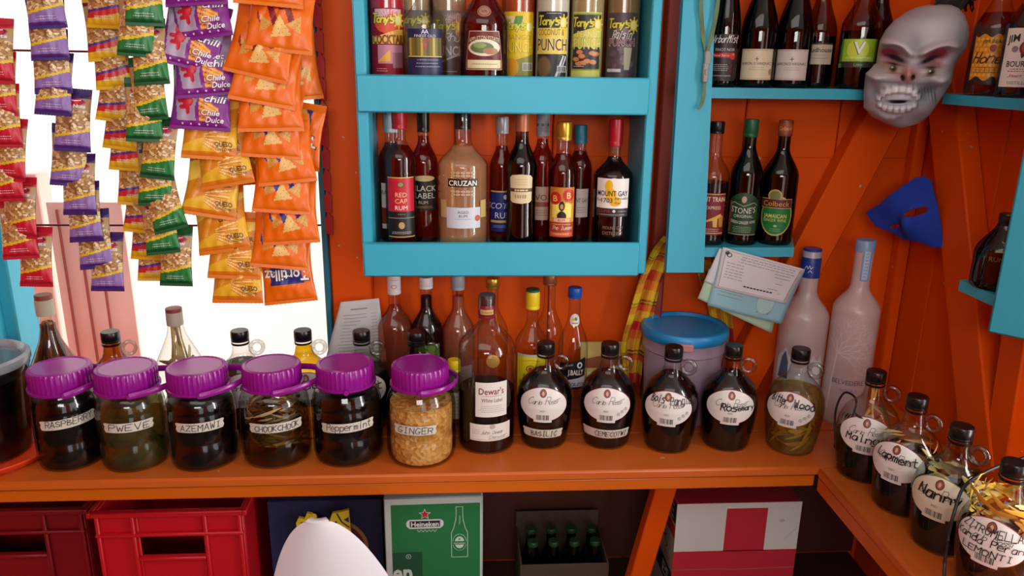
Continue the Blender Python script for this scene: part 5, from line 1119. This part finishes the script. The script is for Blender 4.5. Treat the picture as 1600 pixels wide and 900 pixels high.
bmo = bmsh.build('eye_mask', mat('blue_felt', '#0c3cae', .8, bump=.3, bscale=300), smooth=180); bmo.location = bc; bmo.rotation_euler = (0, 0, bang)
md = bmo.modifiers.new('t', 'SOLIDIFY'); md.thickness = .003; md.offset = 1
tag(bmo, 'blue felt eye mask hung across the corner below the skull mask', 'mask')

# ================================================================== cloth, papers, strap
def plaid(s, t):
    warp = [('#d8b818', .3), ('#b01c24', .5), ('#d87018', .7), ('#d8b818', .82), ('#7a1a20', 1)]; weft = [('#e0c020', .22), ('#c01a28', .42), ('#e07820', .6), ('#e0c020', .8), ('#2a2a1a', .83), ('#c8b020', .86), ('#2a2a1a', .89), ('#d85018', 1)]
    a = next(c for c, e in warp if (s % 1) <= e+1e-9); b = next(c for c, e in weft if (t % 1) <= e+1e-9); return tuple(.45*x+.55*y for x, y in zip(lin(a), lin(b)))
def cloth(path, widths, seed, ns=36, nt=110, rep=3.2):
    P = spline(path, 12); m = MB(); V = []; C = []
    for j in range(nt+1):
        f = j/nt*(len(P)-1); i = min(int(f), len(P)-2); p = P[i]+(P[i+1]-P[i])*(f-i); wd = np.interp(j/nt, np.linspace(0, 1, len(widths)), widths)
        for k in range(ns+1):
            s = k/ns-.5; V.append((p[0]+wd*s, p[1]+.007*sin(s*11+seed+j*.03)+.003*sin(s*23+j*.06), p[2]+.004*sin(s*7+seed)))
    F = []
    for j in range(nt):
        for k in range(ns): F.append((j*(ns+1)+k, (j+1)*(ns+1)+k, (j+1)*(ns+1)+k+1, j*(ns+1)+k+1)); C.append(plaid((k+.5)/ns*1.0, (j+.5)/nt*rep))
    return m.add(V, F, C)
for k, (pa, wds, sd, rp, lab) in enumerate(((((.445, -.06, 1.2), (.43, -.055, 1.165), (.408, -.05, 1.10), (.392, -.05, 1.02), (.378, -.05, .945), (.383, -.05, .852)), (.03, .05, .055, .06, .055, .03), 1, 3.4, 'madras cloth tail left of the upright'), (((.50, -.05, 1.2), (.525, -.03, 1.165), (.55, -.03, 1.10), (.575, -.025, 1.03), (.605, -.025, .9)), (.045, .055, .06, .05, .035), 2, 2.6, 'madras cloth tail hanging behind the papers'))):
    o = cloth(pa, wds, sd, rep=rp).build('madras_cloth', CLOTH, smooth=180); md = o.modifiers.new('t', 'SOLIDIFY'); md.thickness = .0015
    tag(o, 'yellow, red and orange checked '+lab, 'cloth', 'madras cloth')
def sheet(name, lab, px, y, col, art=None, grp='pinned papers', curl=.006):
    Q = [hit(a, b, 1, y) for a, b in px]; c = Q[0].copy(); N = 16; m = MB(); V = []
    def at(u, v, off=0):
        p = (Q[0]*(1-u)+Q[1]*u)*(1-v)+(Q[3]*(1-u)+Q[2]*u)*v-c; return (p[0], p[1]-curl*sin(pi*u*1.2)*v-.003*sin(4*u+3*v)*v-off, p[2])
    V = [at(i/N, j/N) for j in range(N+1) for i in range(N+1)]; F = [(j*(N+1)+i, (j+1)*(N+1)+i, (j+1)*(N+1)+i+1, j*(N+1)+i+1) for j in range(N) for i in range(N)]
    root = thing(name, lab, 'paper', c, 0, grp)
    o = m.add(V, F, lin(col)).build('sheet', PRINT, root, smooth=180); md = o.modifiers.new('t', 'SOLIDIFY'); md.thickness = .0006; md.offset = 0
    if art:
        A = Art(.02, .02); art(A); A.wrap(lambda x, y_, l: at(x, 1-y_, .0008+.0002*l), 'form_print', PRINT, root)
    return root
def form(A):
    A.line([(.04, .95), (.96, .95), (.96, .06), (.04, .06), (.04, .95)], .006, '#6a6e74', 0); r = random.Random(2)
    A.ell(.09, .86, .035, .06, '#55595e', 0, 10).ell(.09, .86, .02, .035, '#dcdcdc', 1, 10)
    for y, n in ((.88, 1), (.82, 1), (.75, 1), (.67, 1), (.6, 1), (.52, 1), (.45, 1), (.38, 1), (.31, 1)):
        x = .2+r.uniform(0, .05) if y > .7 else .08
        while x < (.9 if y > .7 else .28): w_ = r.uniform(.02, .06); A.rect(x, y, x+w_, y+.014, '#777b80', 0); x += w_+.012
    for k in range(7): A.rect(.62+r.uniform(0, .25), .68-.08*k, .66+r.uniform(.05, .25), .694-.08*k, '#7a7e84', 0)
    [A.rect(.36+.045*k, .18, .395+.045*k, .215, '#3a3d42', 0) for k in range(9)]
def sig(A):
    A.hand('Riu', .62, .78, .10, .1, .008, '#4a6a78', 0, .4); A.ell(.7, .3, .12, .22, '#8fb4bc', 0); A.ell(.7, .3, .11, .2, '#a8d0d6', 1)
    for k in range(4): A.rect(.08, .42-.06*k, .4, .432-.06*k, '#8a8f80', 0)
sheet('licence_paper', 'pale green bottom sheet of the pinned paper stack', [(1108, 420), (1226, 448), (1206, 521), (1090, 466)], -.1335, '#a9cdb0', None)
sheet('licence_paper', 'white sheet fanned out at the left of the pinned paper stack', [(1124, 388), (1200, 408), (1180, 470), (1100, 440)], -.1355, '#cfd2d4', None)
sheet('licence_paper', 'light blue sheet of the pinned paper stack with signature', [(1128, 390), (1257, 424), (1221, 507), (1105, 477)], -.1375, '#8fc4d2', sig)
sheet('licence_paper', 'white printed licence form on top of the pinned paper stack', [(1130, 386), (1258, 421), (1228, 475), (1116, 449)], -.1395, '#d6d8dc', form)
np_ = hit(1137, 395, 1, -.141); tag(lathe([(.004, 0), (.0035, .0012), (.0015, .002), (0, .002)], 12).xf(lambda a, b, z: (np_[0]+a, np_[1]-z-.001, np_[2]+b)).build('nail', mat('nail_steel', '#4a4a4c', .4, metal=.8)), 'dark nail through the top of the pinned papers', 'nail')
def rec(A):
    A.rect(.3, .86, .7, .88, '#8a8e90', 0); r = random.Random(6)
    for k in range(14): x = .2; A.rect(.16+.02*(k % 3), .78-.05*k, .16+r.uniform(.2, .6), .792-.05*k, '#9a9ea0', 0); A.rect(.78, .78-.05*k, .9, .79-.05*k, '#9a9ea0', 0)
sheet('receipt', 'long white receipt slip pinned on the orange window post', [(532, 472), (592, 466), (604, 566), (506, 572)], -.045, '#c6cacb', rec, 'receipts', .01)
# green strap with buckle
st = thing('lanyard_strap', 'green webbing strap with grey buckle hanging on the turquoise upright', 'strap', (.46, -.158, 1.5))
def ribbon(pts, w_, mt, nm):
    P = spline(pts, 8); V = []; n = len(P)
    for i, p in enumerate(P):
        tw = .5*sin(i*.35); V += [(p[0]-w_/2*cos(tw), p[1]-w_/2*sin(tw)-.0006, p[2]), (p[0]+w_/2*cos(tw), p[1]+w_/2*sin(tw)-.0006, p[2]), (p[0]+w_/2*cos(tw), p[1]+w_/2*sin(tw)+.0006, p[2]), (p[0]-w_/2*cos(tw), p[1]-w_/2*sin(tw)+.0006, p[2])]
    F = []
    for i in range(n-1):
        for j in range(4): F.append((4*i+j, 4*i+4+j, 4*i+4+(j+1) % 4, 4*i+(j+1) % 4))
    F += [(0, 1, 2, 3), (4*n-1, 4*n-2, 4*n-3, 4*n-4)]
    return MB().add(V, F).build(nm, mt, st)
GS = mat('green_webbing', '#66805c', .8, bump=.4, bscale=300)
ribbon([(-.02, 0, .24), (-.019, 0, .16), (-.012, 0, .11), (-.003, 0, .075)], .008, GS, 'strap_left'); ribbon([(.014, .0, .24), (.012, 0, .16), (.006, -.001, .11), (.0, -.001, .075)], .008, GS, 'strap_right')
ribbon([(-.001, 0, .03), (.0, 0, .0), (-.004, 0, -.022), (-.008, -.001, -.03)], .007, GS, 'strap_tail')
join(box(-.006, .007, -.006, .003, .052, .078, .002), box(-.007, .004, -.007, .003, .02, .056, .002), box(-.0035, .001, -.0085, -.007, .034, .044, .001)).build('buckle', mat('grey_buckle', '#8c9490', .4), st)

# ================================================================== vodka bottles and cable
p = bprof(.0515, .375, .225, .285, .0195, 1.0)
A = Art().poly([(-.05, -.06), (.055, -.06), (.055, -.005), (.048, .01), (.038, -.006), (.03, .012), (.018, -.012), (.006, -.02), (-.008, -.02), (-.02, .002), (-.03, .022), (-.04, .01), (-.05, -.004)], '#cfd4dc')
A.poly([(-.045, -.05), (-.02, -.05), (-.022, -.01), (-.03, .014), (-.038, -.002)], '#56607e', 1).poly([(.02, -.03), (.05, -.04), (.05, -.01), (.036, .0)], '#e8eaf0', 1)
gg = bottle('vodka_bottle', 'frosted vodka bottle with blue screw cap in front of the papers', 'bottle', .748, -.085, CT, p, FROST, None, None, (.0205, .315, .36, mat('vodka_blue', '#123c8c', .35), 0, 1), A, .14, artname='mountain_print')
capm(.019, .362, .378, ring=False).build('cap_top', MATS['vodka_blue'], gg); lathe([(.0192, .3595), (.0192, .3625)], 30, cap=False).build('cap_ring', mat('cap_cream', '#c9c4b0', .5), gg)
Art().line([(-.012, .0), (-.008, .006), (-.005, 0), (-.002, .007), (.001, .0), (.005, .005)], .0012, '#d8dce8').line([(-.004, -.008), (.0, -.003), (.004, -.008)], .0012, '#d8dce8').wrap(lambda a, b, l: (.0209*sin(a/.0209), -.0209*cos(a/.0209), .336+b), 'cap_print', PRINT, gg)
p = bprof(.0475, .405, .255, .31, .0185, 1.0)
A = Art(.003, .004); r = random.Random(12)
def branch(x, y, a, L, wd, d):
    x1, y1 = x+L*cos(a), y+L*sin(a)
    if abs(x1) > .06 or y1 > .1: return
    A.line([(x, y), ((x+x1)/2+r.uniform(-.001, .001), (y+y1)/2), (x1, y1)], wd, '#d6ccd0', 0)
    if d:
        for s in ((-1, 1) if d > 1 else (-1, 1, .2)): branch(x1, y1, a+s*r.uniform(.28, .6), L*r.uniform(.68, .86), wd*.74, d-1)
A.line([(-.034, -.13), (-.031, -.06), (-.026, .0)], .004, '#d6ccd0', 0)
for a in (2.2, 1.7, 1.25, .85, .45, .1, -.3): branch(-.026, .0, a, .0235, .0022, 6 if 0 < a < 2 else 4)
A.text('BELVEDERE', .004, -.062, .011, '#5a5468', 0, w=.066).text('VODKA', .008, -.08, .006, '#8a86b8', 0, w=.034)
bl_ = bottle('vodka_bottle', 'frosted vodka bottle printed with white bare tree', 'bottle', .838, -.132, CT, p, FROST, None, None, (.0198, .383, .407, mat('pale_blue_cap', '#7ea0c4', .35), 0, 1), A, .165, artname='tree_print')
Art().rect(-.009, -.03, .009, .04, '#6f9ac8').rect(-.006, -.027, .006, .034, '#a8c4e0', 1).tiny(-.004, .004, .028, 8, .007, '#3a5a90', 2).wrap(lambda a, b, l: ((.0196+.0003*l)*sin(a/.0196+.35), -(.0196+.0003*l)*cos(a/.0196+.35), .352+b), 'neck_band', PRINT, bl_)
cbl = tube(spline([(.745, -.32, .803), (.742, -.30, .83), (.755, -.26, .88), (.785, -.23, .905), (.815, -.225, .885), (.8, -.24, .845), (.765, -.27, .83), (.745, -.295, .815), (.775, -.285, .805), (.85, -.24, .804), (.93, -.2, .803)], 8), .0022, 8).build('cable', mat('black_cable', '#101012', .45)); tag(cbl, 'thin black cable looped on the counter between pale jug and Mainga jug', 'cable')
cb2 = tube(spline([(.708, -.728, .802), (.72, -.70, .83), (.724, -.69, .87), (.733, -.68, .91), (.755, -.662, .945), (.80, -.65, .965), (.87, -.63, .975), (.93, -.6, .98), (.985, -.58, 1.0)], 8), .0025, 8).build('cable', MATS['black_cable']); tag(cb2, 'black cable running across the yellow-fibred jug at the right edge', 'cable')

# ================================================================== under the counter
def crate(name, lab, x0, x1, y0, y1, z0, z1, col):
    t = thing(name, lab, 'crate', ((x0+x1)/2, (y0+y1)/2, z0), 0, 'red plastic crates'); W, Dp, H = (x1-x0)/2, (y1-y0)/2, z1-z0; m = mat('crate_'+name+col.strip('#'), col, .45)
    th = .006; hw, h0, h1 = .24*W*2*.9, H-.105, H-.062
    fr = join(box(-W, -hw, -Dp, -Dp+th, 0, H, .002), box(hw, W, -Dp, -Dp+th, 0, H, .002), box(-hw, hw, -Dp, -Dp+th, 0, h0, .002), box(-hw, hw, -Dp, -Dp+th, h1, H, .002))
    fr.build('front_panel', m, t)
    join(box(-W, W, Dp-th, Dp, 0, H)).build('back_panel', m, t); box(-W, -W+th, -Dp+th, Dp-th, 0, H).build('side_panel', m, t); box(W-th, W, -Dp+th, Dp-th, 0, H).build('side_panel', m, t); box(-W, W, -Dp, Dp, 0, th).build('bottom', m, t)
    join(box(-W-.005, W+.005, -Dp-.011, -Dp, H-.011, H+.001, .002), box(-W-.005, W+.005, Dp, Dp+.006, H-.011, H+.001, .002), box(-W-.011, -W, -Dp-.011, Dp+.006, H-.011, H+.001, .002), box(W, W+.011, -Dp-.011, Dp+.006, H-.011, H+.001, .002)).build('rim', m, t)
    join(box(-W, W, -Dp-.010, -Dp, H-.056, H-.048, .002), *[box(x-.004, x+.004, -Dp-.009, -Dp, .0, H-.01, .002) for x in (-W+.006, -hw-.008, hw+.008, W-.006)]).build('ribs', m, t)
    box(-hw-.004, hw+.004, -Dp-.010, -Dp+.002, h0-.007, h0+.001, .002).build('handle_lip', m, t); return t
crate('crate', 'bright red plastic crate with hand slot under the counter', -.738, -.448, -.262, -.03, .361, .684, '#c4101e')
crate('crate', 'red crate with its shade put into a darker red, far left under the counter', -1.1, -.79, -.2, -.03, .361, .655, '#8a0c16')  # darker red than the other crate, shade put into the colour
def carton(name, lab, x0, x1, y0, y1, z0, z1, base, front=None, left=None, rz=0, flaps=False):
    t = thing(name, lab, 'carton', ((x0+x1)/2, (y0+y1)/2, z0), rz, None); W, Dp, H = (x1-x0)/2, (y1-y0)/2, z1-z0
    box(-W, W, -Dp, Dp, 0, H, .003).build('carton_body', mat('card_'+base.strip('#'), base, .7, bump=.1, bscale=60), t)
    if front:
        A = Art(.05, .05); front(A, W, H); A.wrap(lambda a, b, l: (a, -Dp-.0006-.0003*l, b), 'front_print', CARD, t)
    if left:
        A = Art(.05, .05); left(A, Dp, H); A.wrap(lambda a, b, l: (-W-.0006-.0003*l, -a, b), 'side_print', CARD, t)
    return t
def f_blue(A, W, H):
    A.rect(-W, 0, W, H, '#1b2350'); A.ell(.0, H-.115, .088, .075, '#a8834a', 1, 40); A.ell(.0, H-.115, .08, .067, '#7c1c24', 2, 40); A.ell(.0, H-.115, .073, .06, '#1b2350', 3, 40); A.rect(.03, H-.15, .068, H-.12, '#c8a820', 4)
    A.line([(.062, H-.2), (.1, H-.15), (.1, H-.175), (.075, H-.215), (.062, H-.2)], .003, '#8a8078', 3).poly([(.072, H-.195), (.09, H-.172), (.09, H-.186), (.078, H-.207)], '#a89070', 3).text('Full Cream', -.095, H-.18, .014, '#6a6c88', 2, w=.12, rot=pi/2)
bc_ = carton('carton', 'dark blue carton with brown ring design behind the white chair back', -.415, -.178, -.2, -.03, .361, .66, '#141a3c', f_blue)
yb = thing('torn_packet', 'torn yellow and blue packet lying against the dark blue carton', 'packet', (-.278, -.226, .361))
yo = [(-.062, .1), (.046, .1), (.046, .292), (.03, .288), (.012, .286), (.004, .266), (-.016, .272), (-.022, .266), (-.03, .286), (-.04, .289), (-.046, .276), (-.058, .279), (-.064, .268)]
prism(yo, -.004, .004).build('packet_card', mat('yellow_card', '#dcc81c', .55), yb); A = Art(.05, .05)
A.poly([(-.03, .286), (-.03, .262), (-.016, .272), (-.02, .288)], '#26306e').ell(-.026, .282, .006, .007, '#dcc81c', 1, 10).poly([(.006, .262), (.02, .268), (.02, .25), (.012, .246)], '#26306e').ell(.03, .236, .009, .011, '#26306e').poly([(.004, .24), (.02, .244), (.018, .222), (.01, .218)], '#26306e').poly([(.02, .21), (.036, .222), (.042, .2), (.022, .198)], '#26306e').line([(.022, .285), (.03, .265), (.044, .252)], .003, '#3a2a3a').poly([(.034, .27), (.045, .276), (.045, .262)], '#26306e')
A.hand('Lager', -.0, .034, .0, .016, .0018, '#8a3a20', 1, .2)
A2 = Art(.05, .05).hand('Sugar', -.03, .03, 0, .012, .0016, '#8a3a20', 1, .2)
A.v = A.v[:len(A.v)]
A.wrap(lambda a, b, l: (a, -.0047-.0003*l, b) if b > .05 else (-.052+b*.9, -.0047-.0003*l, .27-a), 'packet_print', CARD, yb); yb.rotation_euler = (0, radians(-2), 0)
def f_hein(A, W, H):
    A.rect(-W+.002, .0, W-.002, H-.001, '#b9c4c0'); A.rect(-W+.014, .0, W-.006, H-.014, '#14713a', 1); A.rect(-W+.014, .0, -W+.075, H-.125, '#0c4a28', 2)
    cx = -.018; cy = H-.058; star = [(cx+(.0105 if k % 2 == 0 else .0045)*sin(pi*k/5), cy+.021+(.0105 if k % 2 == 0 else .0045)*cos(pi*k/5)) for k in range(10)]
    A.poly([(x+(x-cx)*.25, y+(y-cy-.021)*.25) for x, y in star], '#d8dcd8', 2); A.poly(star, '#b81a24', 3)
    A.rect(-.05, cy-.012, .014, cy+.009, '#d0d8d2', 2).ell(-.05, cy-.001, .006, .009, '#d0d8d2', 2, 14).ell(.014, cy-.001, .006, .009, '#d0d8d2', 2, 14).rect(-.048, cy-.0085, .012, cy+.006, '#10161a', 3).text('Heineken', -.018, cy-.001, .0115, '#dce2de', 4, w=.056, bold=.02)
    for k in range(5): A.line([(-.034+k*.008, cy-.015), (-.03+k*.008, cy-.020), (-.026+k*.008, cy-.015)], .0014, '#a9c0b0', 2)
    bx = .052; bt = [(-.007, 0), (-.0065, -.012), (-.0075, -.03), (-.012, -.05), (-.0165, -.06), (-.0165, -.118), (.0165, -.118), (.0165, -.06), (.012, -.05), (.0075, -.03), (.0065, -.012), (.007, 0), (-.007, 0)]; top = H-.022
    A.line([(bx+a, top+b) for a, b in bt], .0015, '#a9c8b4', 2).ell(bx, top-.083, .0145, .02, '#a9c8b4', 2).ell(bx, top-.083, .0135, .019, '#14713a', 3).ell(bx, top-.083, .010, .014, '#c0d4c6', 4).rect(bx-.0145, top-.088, bx+.0145, top-.08, '#14713a', 5).text('Heineken', bx, top-.084, .005, '#c0d4c6', 6, w=.024).ell(bx, top-.075, .0022, .0022, '#14713a', 5, 5).text('Heineken', bx, top-.03, .004, '#a9c8b4', 2, w=.02, rot=pi/2)
    A.text('en', -W+.034, H-.172, .042, '#c6d0c8', 3, w=.04, bold=.03).ell(-W+.047, H-.135, .0055, .0055, '#c6d0c8', 3, 16).ell(-W+.047, H-.135, .0045, .0045, '#0c4a28', 4, 16).text('R', -W+.047, H-.135, .005, '#c6d0c8', 5)
carton('carton', 'green beer carton with white border standing under the counter', -.166, .034, -.275, -.05, .361, .707, '#aab6b2', f_hein, rz=radians(1))
# open carton of empty green bottles
oc = thing('bottle_carton', 'open brown carton holding empty green bottles in the shade', 'carton', (.222, -.11, .361)); CB = mat('brown_card', '#4c3c2e', .75)
for (a, b, c, d) in ((-.1, .1, -.075, -.071), (-.1, .1, .076, .08), (-.1, -.096, -.071, .076), (.096, .1, -.071, .076)): box(a, b, c, d, 0, .155 if c > .05 else .115, .001).build('side_panel', CB, oc)
box(-.1, .1, -.075, .08, 0, .004).build('bottom', CB, oc)
p = bprof(.021, .15, .075, .118, .011)
for k in range(4):
    for j in range(2): bottle('beer_bottle', 'empty green beer bottle, %s from left in the %s row of the open carton' % (ORD[k].replace('top', 'first'), ('front', 'back')[j]), 'bottle', .222-.07+k*.047, -.11-.046+j*.05, .366, p, glassmat('beer_glass', (.08, .2, .07), gl=.06), None, None, (.0122, .142, .153, mat('green_crown', '#173a1c', .4), .04), group='empty green bottles in the open carton')
def f_red(A, W, H):
    A.rect(-W, .0, W, H, '#cfd0cd'); A.rect(-W, .0, W, H-.116, '#b81c30', 1); A.rect(-.027, H-.118, .062, H-.013, '#b81c30', 1); A.line([(W-.03, H-.09), (W-.002, H-.06)], .001, '#a8a8a6', 2); A.ell(.095, H-.045, .006, .004, '#a8b0b4', 2, 8)
    A.line([(-W+.002, H-.162), (-W*.3, H-.161), (0, H-.1635), (W, H-.161)], .0016, '#9a6a50', 2)
def l_red(A, Dp, H):
    A.rect(-Dp, 0, Dp, H, '#9a9890').rect(-Dp, H-.05, Dp, H, '#16110f', 1).rect(-Dp, H-.085, Dp, H-.055, '#a01a2a', 1).rect(-Dp, H-.055, Dp, H-.05, '#a8a49c', 2).text('ICKE', .03, H-.026, .036, '#b0aca4', 2, w=.12, bold=.02)
    A.line([(.02, H-.1), (.05, H-.11), (.03, H-.12), (.06, H-.13), (.05, H-.14)], .004, '#a01a2a', 2).rect(-Dp, H-.22, Dp, H-.17, '#16110f', 1).text('ES', .06, H-.195, .03, '#b0aca4', 2, w=.05, bold=.02).text('UNIC', .06, H-.155, .02, '#a01a2a', 2, w=.06)
carton('carton', 'white and red carton with a broad red T shape and black lettered side', .446, .716, -.25, -.04, .361, .664, '#a01c2c', f_red, l_red)

# ================================================================== white chair back in front of the counter
ch = thing('plastic_chair', 'white moulded plastic chair with rounded back in front of the counter', 'chair', (-.2, -.66, 0))
def chair_back():
    N, M = 28, 48; V = []; F = []
    for j in range(M+1):
        d = .5*(1-j/M)**2; z = .947-d-.0004*(M-j); v = 1-d/.5; hw = max(.013, min(.2, .077*(d/.09)**.47))
        for i in range(N+1):
            q = -cos(pi*i/N); V.append((hw*q+.012*min(1, d/.09)-.002, -.085*(1-.55*v)+.06*q*q*(hw/.2)-.02, z))
    for j in range(M):
        for i in range(N): F.append((j*(N+1)+i, j*(N+1)+i+1, (j+1)*(N+1)+i+1, (j+1)*(N+1)+i))
    return MB().add(V, F)
cbk = chair_back().build('backrest', WHITEP, ch, smooth=180); md = cbk.modifiers.new('t', 'SOLIDIFY'); md.thickness = .012; md.offset = 0
lathe([(0, .425), (.16, .425), (.19, .43), (.2, .44), (.19, .447), (.12, .44), (0, .438)], 40).xf(lambda a, b, z: (a, b+.11, z)).build('seat', WHITEP, ch)
for sx in (-1, 1):
    for sy in (-1, 1): tube([(sx*.12, .11+sy*.11, .43), (sx*.17, .11+sy*.17, 0)], [.018, .012], 12).build('leg', mat('chair_leg', '#c8c6c8', .4), ch)
